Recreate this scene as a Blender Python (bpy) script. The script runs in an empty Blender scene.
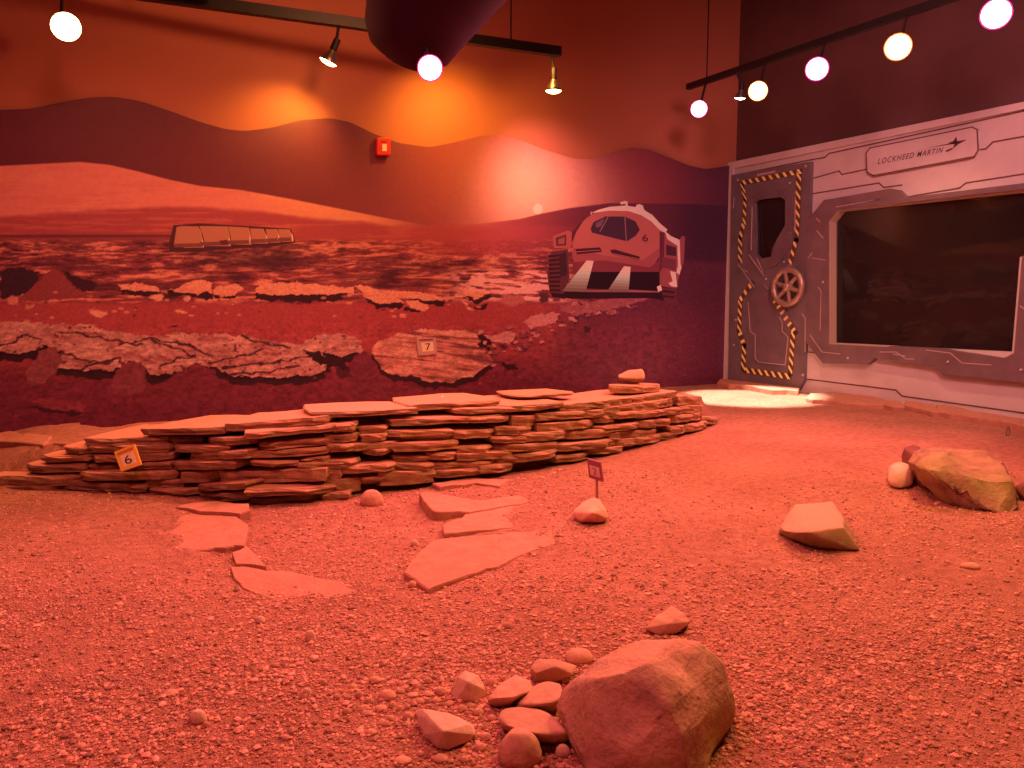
import bpy, bmesh, math, random
import numpy as np
from mathutils import Vector, noise as mnoise
from mathutils.geometry import tessellate_polygon
random.seed(7); rng = np.random.default_rng(7)
scene = bpy.context.scene
col = scene.collection
# ------------------------------------------------------------------ camera
F = 775.0; H = 0.9; PITCH = math.atan(82/775.0); YAW = math.radians(-30.5)
fw = np.array([-math.sin(YAW), math.cos(YAW), 0]); rt = np.array([math.cos(YAW), math.sin(YAW), 0])
cf = fw*math.cos(PITCH)+np.array([0, 0, -math.sin(PITCH)]); cu = fw*math.sin(PITCH)+np.array([0, 0, math.cos(PITCH)])
CAM = np.array([0, 0, H])
cam = bpy.data.objects.new('camera', bpy.data.cameras.new('camera')); col.objects.link(cam)
cam.location = (0, 0, H); cam.rotation_euler = (math.pi/2-PITCH, 0, YAW)
cam.data.sensor_width = 36; cam.data.lens = F/1024*36; cam.data.clip_start = 0.02
scene.camera = cam
XR, YB = 6.4216, 6.2127                       # facade plane, mural plane

def ray(px, py): return cf+rt*(px-512)/F+cu*(384-py)/F
def on_z(px, py, z=0.0):
    d = ray(px, py); return CAM+d*((z-H)/d[2])
def on_x(px, py, x):
    d = ray(px, py); return CAM+d*(x/d[0])
def on_y(px, py, y):
    d = ray(px, py); return CAM+d*(y/d[1])
def at_depth(px, py, D):
    d = ray(px, py); return CAM+d*(D/(d@fw))
def depth_of(p): return float(np.asarray(p)[:2]@fw[:2])
def project(P):
    d = P-CAM; z = d@cf
    return 512+F*(d@rt)/z, 384-F*(d@cu)/z

# ------------------------------------------------------------------ materials
def s2l(c):
    c = np.asarray(c, float)/255.0
    return np.where(c <= .04045, c/12.92, ((c+.055)/1.055)**2.4)
def new_mat(name):
    m = bpy.data.materials.new(name); m.use_nodes = True
    return m, m.node_tree.nodes, m.node_tree.links, m.node_tree.nodes['Principled BSDF']
def plain(name, c, rough=.6, metal=0.0, var=.0, scale=8, bump=0.0, spec=.5):
    m, n, l, b = new_mat(name)
    b.inputs['Base Color'].default_value = (*c, 1); b.inputs['Roughness'].default_value = rough
    b.inputs['Metallic'].default_value = metal; b.inputs['Specular IOR Level'].default_value = spec
    if var or bump:
        tc = n.new('ShaderNodeTexCoord'); nz = n.new('ShaderNodeTexNoise'); nz.inputs['Scale'].default_value = scale
        nz.inputs['Detail'].default_value = 6; l.new(tc.outputs['Object'], nz.inputs['Vector'])
        if var:
            r = n.new('ShaderNodeValToRGB'); a = np.array(c)
            r.color_ramp.elements[0].position = .3; r.color_ramp.elements[1].position = .7
            r.color_ramp.elements[0].color = (*np.clip(a*(1-var), 0, 1), 1); r.color_ramp.elements[1].color = (*np.clip(a*(1+var), 0, 1), 1)
            l.new(nz.outputs['Fac'], r.inputs['Fac']); l.new(r.outputs['Color'], b.inputs['Base Color'])
        if bump:
            bp = n.new('ShaderNodeBump'); bp.inputs['Strength'].default_value = bump; bp.inputs['Distance'].default_value = .01
            l.new(nz.outputs['Fac'], bp.inputs['Height']); l.new(bp.outputs['Normal'], b.inputs['Normal'])
    return m
def emit(name, c, s):
    m, n, l, b = new_mat(name)
    b.inputs['Base Color'].default_value = (*c, 1); b.inputs['Emission Color'].default_value = (*c, 1)
    b.inputs['Emission Strength'].default_value = s
    return m
def rocky(name, c1, c2, scale=9, bump=.5, streak=None, attr=False, fine=70, moss=None, lit_dust=None, dlim=(.55, .9)):
    m, n, l, b = new_mat(name); b.inputs['Roughness'].default_value = .95; b.inputs['Specular IOR Level'].default_value = .15
    tc = n.new('ShaderNodeTexCoord'); mp = n.new('ShaderNodeMapping'); l.new(tc.outputs['Object'], mp.inputs['Vector'])
    if streak: mp.inputs['Scale'].default_value = streak
    n1 = n.new('ShaderNodeTexNoise'); n1.inputs['Scale'].default_value = scale; n1.inputs['Detail'].default_value = 8; n1.inputs['Roughness'].default_value = .65
    n2 = n.new('ShaderNodeTexNoise'); n2.inputs['Scale'].default_value = fine; n2.inputs['Detail'].default_value = 5
    l.new(mp.outputs['Vector'], n1.inputs['Vector']); l.new(mp.outputs['Vector'], n2.inputs['Vector'])
    r = n.new('ShaderNodeValToRGB'); r.color_ramp.elements[0].position = .35; r.color_ramp.elements[1].position = .65
    r.color_ramp.elements[0].color = (*c1, 1); r.color_ramp.elements[1].color = (*c2, 1)
    l.new(n1.outputs['Fac'], r.inputs['Fac']); out = r.outputs['Color']
    if moss:
        n3 = n.new('ShaderNodeTexNoise'); n3.inputs['Scale'].default_value = 5; n3.inputs['Detail'].default_value = 4
        l.new(tc.outputs['Object'], n3.inputs['Vector'])
        rr = n.new('ShaderNodeValToRGB'); rr.color_ramp.elements[0].position = .48; rr.color_ramp.elements[1].position = .62
        mx = n.new('ShaderNodeMix'); mx.data_type = 'RGBA'; l.new(n3.outputs['Fac'], rr.inputs['Fac'])
        l.new(rr.outputs['Color'], mx.inputs[0]); l.new(out, mx.inputs[6]); mx.inputs[7].default_value = (*moss, 1); out = mx.outputs[2]
    if attr:
        at = n.new('ShaderNodeObjectInfo'); hs = n.new('ShaderNodeHueSaturation'); mm = n.new('ShaderNodeMapRange')
        mm.inputs[3].default_value = .8; mm.inputs[4].default_value = 1.2
        l.new(at.outputs['Random'], mm.inputs[0]); l.new(mm.outputs[0], hs.inputs['Value']); l.new(out, hs.inputs['Color']); out = hs.outputs['Color']
    if lit_dust:  # sand dust on upward faces, painting in their lamp-lit tone as well
        ge = n.new('ShaderNodeNewGeometry'); sx = n.new('ShaderNodeSeparateXYZ'); l.new(ge.outputs['True Normal'], sx.inputs[0])
        n4 = n.new('ShaderNodeTexNoise'); n4.inputs['Scale'].default_value = 14; n4.inputs['Detail'].default_value = 5; l.new(tc.outputs['Object'], n4.inputs['Vector'])
        a4 = n.new('ShaderNodeMath'); a4.operation = 'MULTIPLY_ADD'; a4.inputs[1].default_value = .45; l.new(n4.outputs['Fac'], a4.inputs[0]); l.new(sx.outputs['Z'], a4.inputs[2])
        m4 = n.new('ShaderNodeMapRange'); m4.inputs[1].default_value = dlim[0]+.22; m4.inputs[2].default_value = dlim[1]+.22; l.new(a4.outputs[0], m4.inputs[0])
        x4 = n.new('ShaderNodeMix'); x4.data_type = 'RGBA'; l.new(m4.outputs[0], x4.inputs[0]); l.new(out, x4.inputs[6]); x4.inputs[7].default_value = (*lit_dust, 1); out = x4.outputs[2]
    l.new(out, b.inputs['Base Color'])
    ad = n.new('ShaderNodeMath'); ad.operation = 'MULTIPLY_ADD'; ad.inputs[1].default_value = .35
    l.new(n2.outputs['Fac'], ad.inputs[0]); l.new(n1.outputs['Fac'], ad.inputs[2])
    bp = n.new('ShaderNodeBump'); bp.inputs['Strength'].default_value = bump; bp.inputs['Distance'].default_value = .012
    l.new(ad.outputs[0], bp.inputs['Height']); l.new(bp.outputs['Normal'], b.inputs['Normal'])
    return m
def attr_mat(name, rough, spec, bump=0):
    m, n, l, b = new_mat(name); a = n.new('ShaderNodeAttribute'); a.attribute_name = 'Col'
    l.new(a.outputs['Color'], b.inputs['Base Color']); b.inputs['Roughness'].default_value = rough; b.inputs['Specular IOR Level'].default_value = spec
    return m

M = dict(
    sandstone=rocky('sandstone_slab', (.27, .175, .09), (.46, .30, .165), 9, .9, attr=True, fine=110, lit_dust=(.60, .28, .19)),
    flag=rocky('flagstone', (.43, .20, .135), (.54, .262, .18), 16, .9, fine=160),
    rock=rocky('red_rock', (.48, .26, .18), (.66, .37, .26), 14, .5, attr=True),
    pale=rocky('pale_rock', (.58, .38, .28), (.74, .50, .37), 14, .5),
    wedge=rocky('lit_dust_wedge_rock', (.26, .19, .10), (.36, .26, .14), 14, .7, lit_dust=(.60, .30, .21)),
    boulder=rocky('mottled_boulder', (.36, .20, .15), (.66, .40, .28), 11, 1.0, streak=(1, 1, 1), moss=(.48, .36, .15), lit_dust=(.62, .32, .22), dlim=(.75, 1.05)),
    mossy=rocky('mossy_boulder', (.24, .13, .09), (.46, .27, .17), 8, 1.0, moss=(.36, .27, .12)),
    darkrock=rocky('dark_rock', (.20, .07, .08), (.30, .12, .11), 9, .5),
    facade=plain('facade_panel', (.58, .52, .53), .45, .0, .06, 5),
    seam=plain('panel_seam', (.14, .07, .07), .6),
    frame=plain('gunmetal_frame', (.20, .145, .175), .4, .3, .15, 6),
    door=plain('gunmetal_door', (.20, .16, .19), .4, .3, .15, 5),
    trimlight=plain('worn_edge', (.62, .5, .5), .4, .4),
    hazblack=plain('hazard_black', (.10, .055, .03), .6), hazyel=plain('hazard_yellow', (.95, .78, .30), .5),
    reveal=plain('window_reveal', (.46, .36, .30), .5),
    black=plain('black_metal', (.012, .009, .009), .5), darkwall=plain('dark_wall', (.115, .05, .05), .8, 0, .15, 2),
    ceil=plain('dark_ceiling', (.08, .04, .045), .9, 0, .2, 2), wheel=plain('handwheel_metal', (.42, .30, .25), .4, .5, .2, 20),
    sky=None, red=plain('alarm_red', (.75, .04, .04), .4), white=plain('white_plastic', (.85, .8, .76), .4),
    yellow=plain('sign_yellow', (.95, .62, .10), .5), orange=plain('sign_orange', (.62, .24, .05), .5),
    ink=plain('sign_ink', (.08, .035, .03), .6), purple=plain('sign_purple', (.28, .07, .13), .5), pinkgrey=plain('sign_pink_grey', (.62, .42, .44), .5),
    cream=plain('sign_cream', (.95, .85, .62), .5), wood=plain('stake_wood', (.35, .2, .12), .7),
    purpleblack=plain('fixture_dark', (.035, .006, .022), .8, spec=.1),
    chrome=plain('socket_metal', (.25, .2, .18), .35, .8), logo=plain('lettering_ink', (.10, .045, .05), .6),
    glassdark=None,
)
# ------------------------------------------------------------------ object helpers
WLOC = {}
def link(o, base, parent):
    col.objects.link(o); base = np.asarray(base, float)
    if parent is not None:
        o.parent = parent; o.location = tuple(base-WLOC[parent.name])
    else: o.location = tuple(base)
    WLOC[o.name] = base
    return o
def tag(o, label=None, cat=None, group=None, kind=None):
    if label: o['label'] = label
    if cat: o['category'] = cat
    if group: o['group'] = group
    if kind or label: o['kind'] = kind or 'thing'
    return o
def empty(name, base, label, cat, group=None, kind=None):
    o = bpy.data.objects.new(name, None); o.empty_display_size = .05
    link(o, base, None); return tag(o, label, cat, group, kind)
def mesh_obj(name, V, Fc, mat, parent=None, base=None, idx=None, smooth=False):
    V = np.asarray(V, float)
    if base is None: base = WLOC[parent.name] if parent is not None else np.array([V[:, 0].mean(), V[:, 1].mean(), V[:, 2].min()])
    me = bpy.data.meshes.new(name); me.from_pydata([tuple(v) for v in V-np.asarray(base)], [], [tuple(int(i) for i in f) for f in Fc])
    for m in (mat if isinstance(mat, (list, tuple)) else [mat]): me.materials.append(m)
    if idx is not None: me.polygons.foreach_set('material_index', np.asarray(idx, np.int32))
    if smooth: me.polygons.foreach_set('use_smooth', np.ones(len(me.polygons), bool))
    bm = bmesh.new(); bm.from_mesh(me); bmesh.ops.recalc_face_normals(bm, faces=bm.faces[:]); bm.to_mesh(me); bm.free()
    o = bpy.data.objects.new(name, me); return link(o, base, parent)
class MB:
    def __init__(s): s.V = []; s.F = []; s.I = []
    def add(s, V, Fc, mi=0):
        k = len(s.V); s.V += [tuple(v) for v in V]; s.F += [tuple(i+k for i in f) for f in Fc]; s.I += [mi]*len(Fc); return s
    def box8(s, a, b, mi=0):     # a: 4 corners, b: 4 corners opposite
        return s.add(list(a)+list(b), [(0, 1, 2, 3), (7, 6, 5, 4), (0, 4, 5, 1), (1, 5, 6, 2), (2, 6, 7, 3), (3, 7, 4, 0)], mi)
    def box(s, lo, hi, mi=0):
        (x0, y0, z0), (x1, y1, z1) = lo, hi
        return s.box8([(x0, y0, z0), (x1, y0, z0), (x1, y1, z0), (x0, y1, z0)], [(x0, y0, z1), (x1, y0, z1), (x1, y1, z1), (x0, y1, z1)], mi)
    def tube(s, p, q, r0, r1=None, n=12, mi=0): return s.lathe([(0, 0), (r0, 0), (r0 if r1 is None else r1, float(np.linalg.norm(np.subtract(q, p)))), (0, float(np.linalg.norm(np.subtract(q, p))))], p, np.subtract(q, p), n, mi)
    def lathe(s, prof, org, ax, n=20, mi=0):
        ax = np.asarray(ax, float); ax = ax/np.linalg.norm(ax); t = np.array([1, 0, 0]) if abs(ax[0]) < .9 else np.array([0, 1, 0])
        u = np.cross(ax, t); u /= np.linalg.norm(u); v = np.cross(ax, u); V = []; Fc = []
        for r, h in prof:
            r = max(r, 1e-4)
            for k in range(n):
                a = 2*math.pi*k/n; V.append(np.asarray(org)+ax*h+(u*math.cos(a)+v*math.sin(a))*r)
        for i in range(len(prof)-1):
            for k in range(n): Fc.append((i*n+k, i*n+(k+1) % n, (i+1)*n+(k+1) % n, (i+1)*n+k))
        return s.add(V, Fc, mi)
    def torus(s, c, ax, R, r, n=32, k=10, mi=0):
        ax = np.asarray(ax, float); ax /= np.linalg.norm(ax); t = np.array([0, 0, 1.]); u = np.cross(ax, t); u /= np.linalg.norm(u); v = np.cross(ax, u)
        V = []; Fc = []
        for i in range(n):
            a = 2*math.pi*i/n; d = u*math.cos(a)+v*math.sin(a)
            for j in range(k):
                b = 2*math.pi*j/k; V.append(np.asarray(c)+d*(R+r*math.cos(b))+ax*r*math.sin(b))
        for i in range(n):
            for j in range(k): Fc.append((i*k+j, ((i+1) % n)*k+j, ((i+1) % n)*k+(j+1) % k, i*k+(j+1) % k))
        return s.add(V, Fc, mi)
    def poly(s, outer, conv, u0, u1, holes=(), mi=0):    # outer: 2D list; conv(a,b,u)->3D
        loops = [list(outer)]+[list(h) for h in holes]; flat = [p for L in loops for p in L]; n = len(flat)
        tris = tessellate_polygon([[Vector((p[0], p[1], 0)) for p in L] for L in loops])
        V = [conv(p[0], p[1], u1) for p in flat]+[conv(p[0], p[1], u0) for p in flat]
        Fc = [tuple(t) for t in tris]+[tuple(i+n for i in reversed(t)) for t in tris]; k = 0
        for L in loops:
            m = len(L)
            for i in range(m): Fc.append((k+i, k+(i+1) % m, k+(i+1) % m+n, k+i+n))
            k += m
        return s.add(V, Fc, mi)
    def ribbon(s, pts, w, conv, u0, u1, mi=0, closed=False):
        P = [np.array(p, float) for p in pts]
        if closed: P.append(P[0])
        for a, b in zip(P[:-1], P[1:]):
            d = b-a; L = np.linalg.norm(d)
            if L < 1e-6: continue
            d /= L; nn = np.array([-d[1], d[0]])*w/2; a2 = a-d*w*.35; b2 = b+d*w*.35
            s.poly([a2-nn, b2-nn, b2+nn, a2+nn], conv, u0, u1, mi=mi)
        return s
    def build(s, name, mat, parent=None, base=None, smooth=False): return mesh_obj(name, s.V, s.F, mat, parent, base, s.I if isinstance(mat, (list, tuple)) else None, smooth)

def fx(px, py, u=0.0):                 # photo point -> (y, z) on the facade plane, u metres in front of it
    p = on_x(px, py, XR-u); return (p[1], p[2])
def fconv(y, z, u): return np.array([XR-u, y, z])
def fpl(pts, u=0.0): return [fx(a, b, u) for a, b in pts]
def mx_(px, py, u=0.0):
    p = on_y(px, py, YB-u); return (p[0], p[2])
def mconv(x, z, u): return np.array([x, YB-u, z])
def mpl(pts, u=0.0): return [mx_(a, b, u) for a, b in pts]

def text2d(s, shear=0.0, space=1.0, bold=0.0):
    cu_ = bpy.data.curves.new('lettering', 'FONT'); cu_.body = s; cu_.shear = shear; cu_.space_character = space; cu_.offset = bold; cu_.size = 1
    o = bpy.data.objects.new('lettering', cu_); col.objects.link(o)
    dg = bpy.context.evaluated_depsgraph_get(); me = bpy.data.meshes.new_from_object(o.evaluated_get(dg))
    V = np.array([v.co[:2] for v in me.vertices]); Fc = [tuple(p.vertices) for p in me.polygons]
    bpy.data.objects.remove(o); bpy.data.meshes.remove(me); bpy.data.curves.remove(cu_)
    V = (V-V.min(0))/(V.max(0)-V.min(0)); return V, Fc
def bil(q, s, t):                       # q: tl tr br bl
    q = [np.asarray(c, float) for c in q]
    return (q[3]*(1-s)+q[2]*s)*(1-t)+(q[0]*(1-s)+q[1]*s)*t

# ------------------------------------------------------------------ numpy noise
def vnoise(x, y, seed=0):
    xi = np.floor(x).astype(np.int64); yi = np.floor(y).astype(np.int64); xf = x-xi; yf = y-yi
    def h(a, b):
        v = (a*374761393+b*668265263+seed*974634777) & 0xffffffff
        v = ((v ^ (v >> 13))*1274126177) & 0xffffffff
        return ((v ^ (v >> 16)) & 0xffff)/65535.0
    u = xf*xf*(3-2*xf); v = yf*yf*(3-2*yf)
    return (h(xi, yi)*(1-u)+h(xi+1, yi)*u)*(1-v)+(h(xi, yi+1)*(1-u)+h(xi+1, yi+1)*u)*v
def fbm(x, y, seed=0, oct=4):
    s = 0; a = .5; t = 0
    for i in range(oct): s = s+a*vnoise(x*2**i, y*2**i, seed+i*17); t += a; a *= .55
    return s/t
def sst(a, b, x):
    t = np.clip((x-a)/(b-a), 0, 1); return t*t*(3-2*t)
def inpoly(x, y, P):
    P = np.array(P, float); r = np.zeros(x.shape, bool); j = len(P)-1
    for i in range(len(P)):
        xi, yi = P[i]; xj, yj = P[j]
        c = ((yi > y) != (yj > y))
        with np.errstate(divide='ignore', invalid='ignore'): r ^= c & (x < (xj-xi)*(y-yi)/(yj-yi+1e-12)+xi)
        j = i
    return r

# ------------------------------------------------------------------ ledge profile and ground relief
BASE_PX = [(-60, 486), (0, 488), (100, 492), (200, 496), (245, 506), (330, 501), (400, 491), (480, 481), (560, 468), (640, 450), (700, 432), (716, 425), (735, 415)]
bx = np.array([p[0] for p in BASE_PX], float); bD = np.array([depth_of(on_z(*p)) for p in BASE_PX])
TOP_PX = [(-60, 470), (0, 467), (20, 460), (37, 454), (58, 447), (79, 439), (141, 428), (222, 424), (327, 416), (418, 409), (500, 406), (565, 405), (680, 392), (700, 398), (712, 418), (735, 416)]
def ledge_point(px, py, off=0.0):
    z = 0.1
    for _ in range(12):
        D = np.interp(px, bx, bD)+.16*z+off; p = at_depth(px, py, D); z = max(p[2], 0)
    return p
tx = np.array([p[0] for p in TOP_PX], float); tz = np.array([max(ledge_point(*p)[2], 0) for p in TOP_PX])
def hz(x, y):
    x = np.asarray(x, float); y = np.asarray(y, float)
    dep = x*fw[0]+y*fw[1]; lat = x*rt[0]+y*rt[1]
    px = 512+F*lat/np.maximum(dep*math.cos(PITCH)+H*math.sin(PITCH), .2)
    e = dep-np.interp(px, bx, bD); T = np.maximum(np.interp(px, tx, tz, right=0)-.06*sst(20, 110, px), 0)
    lf = 1-sst(40, 130, px); bank = T*sst(.14-.1*lf, .34-.1*lf, e)*(1-sst(.55+.3*lf, 1.3+.3*lf, e))
    far = dep > 2.2
    bank = np.where(far, bank, 0)
    z = bank+.03*(fbm(x*.9+3, y*.9, 5, 3)-.5)*np.where(e > .1, .3, 1)+.012*(fbm(x*4, y*4, 9, 3)-.5)
    z = z+.006*(fbm(x*19, y*19, 12, 2)-.5)
    # shallow gravel hollow in front of the ledge
    c = on_z(330, 535); z = z-.03*np.exp(-(((x-c[0])/.42)**2+((y-c[1])/.38)**2))
    return z
def G(px, py, dz=0.0):
    z = 0.0
    for _ in range(6): p = on_z(px, py, z+dz); z = float(hz(p[0], p[1]))
    return p

# floor
gx = np.concatenate([np.arange(-3.5, -1.2, .08), np.arange(-1.2, 5.2, .028), np.arange(5.2, 6.43, .05)]); gx[-1] = 6.44
gy = np.concatenate([np.arange(-2.0, .6, .08), np.arange(.6, 4.6, .028), np.arange(4.6, 6.3, .05)]); gy[-1] = 6.3
X, Y = np.meshgrid(gx, gy); Z = hz(X, Y); nx, ny = len(gx), len(gy)
m, n, l, b = new_mat('red_sand'); b.inputs['Roughness'].default_value = 1; b.inputs['Specular IOR Level'].default_value = .1
tc = n.new('ShaderNodeTexCoord')
def tex(kind, sc, det=5, vec=None):
    t = n.new(kind); t.inputs['Scale'].default_value = sc
    if 'Detail' in t.inputs: t.inputs['Detail'].default_value = det
    l.new(tc.outputs['Object'], t.inputs['Vector']); return t
n1 = tex('ShaderNodeTexNoise', 2.2, 6); n2 = tex('ShaderNodeTexNoise', 60, 4); v1 = tex('ShaderNodeTexVoronoi', 95); v2 = tex('ShaderNodeTexVoronoi', 190)
r1 = n.new('ShaderNodeValToRGB'); r1.color_ramp.elements[0].position = .35; r1.color_ramp.elements[1].position = .68
r1.color_ramp.elements[0].color = (.49, .225, .155, 1); r1.color_ramp.elements[1].color = (.61, .295, .205, 1); l.new(n1.outputs['Fac'], r1.inputs['Fac'])
n6 = tex('ShaderNodeTexNoise', 26, 6); r6 = n.new('ShaderNodeValToRGB'); r6.color_ramp.elements[0].position = .3; r6.color_ramp.elements[1].position = .7; r6.color_ramp.elements[0].color = (.74, .70, .70, 1); r6.color_ramp.elements[1].color = (1.1, 1.1, 1.1, 1); l.new(n6.outputs['Fac'], r6.inputs['Fac'])
h6 = n.new('ShaderNodeMix'); h6.data_type = 'RGBA'; h6.blend_type = 'MULTIPLY'; h6.inputs[0].default_value = 1; l.new(r1.outputs['Color'], h6.inputs[6]); l.new(r6.outputs['Color'], h6.inputs[7])
hs = n.new('ShaderNodeMix'); hs.data_type = 'RGBA'; hs.blend_type = 'MULTIPLY'; hs.inputs[0].default_value = .55
gr = n.new('ShaderNodeValToRGB'); gr.color_ramp.elements[0].color = (.45, .42, .42, 1); gr.color_ramp.elements[1].color = (1.15, 1.12, 1.1, 1)
l.new(v1.outputs['Color'], gr.inputs['Fac']); l.new(h6.outputs[2], hs.inputs[6]); l.new(gr.outputs['Color'], hs.inputs[7]); l.new(hs.outputs[2], b.inputs['Base Color'])
ma = n.new('ShaderNodeMath'); ma.operation = 'MULTIPLY_ADD'; ma.inputs[1].default_value = -.5
l.new(v1.outputs['Distance'], ma.inputs[0]); l.new(n2.outputs['Fac'], ma.inputs[2])
mb = n.new('ShaderNodeMath'); mb.operation = 'MULTIPLY_ADD'; mb.inputs[1].default_value = -.35; l.new(v2.outputs['Distance'], mb.inputs[0]); l.new(ma.outputs[0], mb.inputs[2])
bp = n.new('ShaderNodeBump'); bp.inputs['Strength'].default_value = .9; bp.inputs['Distance'].default_value = .012
l.new(mb.outputs[0], bp.inputs['Height']); l.new(bp.outputs['Normal'], b.inputs['Normal'])
M['sand'] = m
def grid_faces(nx, ny):
    i = np.arange(ny-1)[:, None]*nx+np.arange(nx-1)[None, :]
    return np.stack([i, i+1, i+nx+1, i+nx], -1).reshape(-1, 4)
def big_mesh(name, V, Fc, mat, colors=None, smooth=True, parent=None, base=(0, 0, 0)):
    me = bpy.data.meshes.new(name); k = Fc.shape[1]
    me.vertices.add(len(V)); me.vertices.foreach_set('co', (np.asarray(V)-np.asarray(base)).astype(np.float32).ravel())
    me.loops.add(Fc.size); me.loops.foreach_set('vertex_index', Fc.astype(np.int32).ravel())
    me.polygons.add(len(Fc)); me.polygons.foreach_set('loop_start', np.arange(0, Fc.size, k, dtype=np.int32))
    me.polygons.foreach_set('use_smooth', np.full(len(Fc), smooth))
    me.materials.append(mat); me.update(calc_edges=True); me.validate()
    if colors is not None:
        a = me.color_attributes.new('Col', 'FLOAT_COLOR', 'POINT'); c = np.ones((len(V), 4), np.float32); c[:, :3] = colors; a.data.foreach_set('color', c.ravel())
    return link(bpy.data.objects.new(name, me), base, parent)
o = big_mesh('floor', np.stack([X.ravel(), Y.ravel(), Z.ravel()], -1), grid_faces(nx, ny), M['sand']); tag(o, kind='structure')

# loose fine gravel scattered over the sand
ico = bmesh.new(); bmesh.ops.create_icosphere(ico, subdivisions=1, radius=1); IV = np.array([v.co[:] for v in ico.verts]); IF = np.array([[v.index for v in f.verts] for f in ico.faces]); ico.free()
NP = 330000
D = 1.2+2.9*rng.random(NP)**1.5; A = (rng.random(NP)-.5)*1.5
gxp = fw[0]*D+rt[0]*D*A; gyp = fw[1]*D+rt[1]*D*A
ppx = 512+F*A*D/(D*math.cos(PITCH)+H*math.sin(PITCH)); eD = D-np.interp(ppx, bx, bD)
ppy = 302+F*H/D
dens = fbm(gxp*1.5+7, gyp*1.5+2, 31, 4)
pdf = sst(.36, .62, dens)*.75+.12
pdf = pdf*(1-.85*np.exp(-(((ppx-120)/170)**2+((ppy-545)/60)**2)))*(1-.8*np.exp(-(((ppx-760)/170)**2+((ppy-520)/70)**2)))
pdf = np.maximum(pdf, 1.0*np.exp(-(((ppx-480)/230)**2+((ppy-690)/110)**2)), )
pdf = np.maximum(pdf, .8*np.exp(-(((ppx-330)/80)**2+((ppy-530)/30)**2)))
keep = (rng.random(NP) < pdf) & (eD < -.02) & (rng.random(NP) < .5)
gxp, gyp = gxp[keep], gyp[keep]; k = len(gxp)
sz = np.clip(np.exp(rng.normal(math.log(.0027), .46, k)), .0013, .0095)
sc3 = sz[:, None]*(0.7+.6*rng.random((k, 3))); sc3[:, 2] *= .75
th = rng.random(k)*6.283; P = IV[None]*(0.8+.4*rng.random((k, 12, 1)))*sc3[:, None, :]
Px = P[..., 0]*np.cos(th)[:, None]-P[..., 1]*np.sin(th)[:, None]; Py = P[..., 0]*np.sin(th)[:, None]+P[..., 1]*np.cos(th)[:, None]
V = np.stack([Px+gxp[:, None], Py+gyp[:, None], P[..., 2]+(hz(gxp, gyp)+.25*sz)[:, None]], -1).reshape(-1, 3)
FG = (IF[None]+(np.arange(k)*12)[:, None, None]).reshape(-1, 3)
cg = np.array([.56, .29, .215])*(.5+1.0*rng.random((k, 1)))*(1+.18*(rng.random((k, 3))-.5)); cg = np.repeat(np.clip(cg, 0, .9), 12, 0)
o = big_mesh('gravel', V, FG, attr_mat('gravel_stone', .95, .15), cg, smooth=False)
tag(o, 'loose fine reddish gravel scattered over the sand floor', 'gravel', kind='stuff')

# ------------------------------------------------------------------ room shell
def slab_box(name, lo, hi, mat):
    o = MB().box(lo, hi).build(name, mat); return tag(o, kind='structure')
m, n, l, b = new_mat('painted_sky'); b.inputs['Roughness'].default_value = .7; b.inputs['Specular IOR Level'].default_value = .25
tc = n.new('ShaderNodeTexCoord'); nz = n.new('ShaderNodeTexNoise'); nz.inputs['Scale'].default_value = 1.17; nz.inputs['Detail'].default_value = 3; l.new(tc.outputs['Object'], nz.inputs['Vector'])
rr = n.new('ShaderNodeValToRGB'); rr.color_ramp.elements[0].color = (.46, .165, .11, 1); rr.color_ramp.elements[1].color = (.54, .205, .13, 1); l.new(nz.outputs['Fac'], rr.inputs['Fac']); l.new(rr.outputs['Color'], b.inputs['Base Color'])
M['sky'] = m
slab_box('wall_back', (-3.7, YB+.03, -.2), (XR+1.2, YB+.2, 4.2), M['sky'])
tag(MB().box((XR+1.0, -2.2, -.2), (XR+1.2, YB+.03, 2.36)).box((XR+.1, -2.0, 2.36), (XR+1.2, YB+.03, 4.2)).build('wall_right', M['darkwall']), kind='structure')
slab_box('wall_left', (-3.7, -2.2, -.2), (-3.5, YB+.03, 4.2), M['darkwall'])
slab_box('wall_front', (-3.5, -2.2, -.2), (XR+1.0, -2.0, 4.2), M['darkwall'])
slab_box('ceiling', (-3.7, -2.2, 4.2), (XR+1.2, YB+.2, 4.35), M['ceil'])

# ------------------------------------------------------------------ mural
HILL = [(-400, 118), (-150, 118), (0, 110), (30, 109), (60, 103), (80, 99), (97, 97), (115, 97), (140, 101), (170, 111), (200, 122), (225, 129), (245, 131), (270, 128), (300, 120), (330, 118), (350, 122), (375, 134), (400, 143), (430, 147), (455, 142), (480, 136), (497, 134.5), (520, 140), (545, 150), (575, 159), (597, 159), (615, 152), (632, 148), (650, 150), (670, 158), (690, 166), (705, 169), (722, 167), (740, 163)]
hxw = np.array([mx_(*p) for p in HILL])
XL, XRm = -1.7, XR-.02
mu = np.concatenate([np.linspace(XL, -.45, 40)[:-1], np.linspace(-.45, XRm, 1000)]); NV = 420
htop = np.interp(mu, hxw[:, 0], hxw[:, 1])
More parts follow.
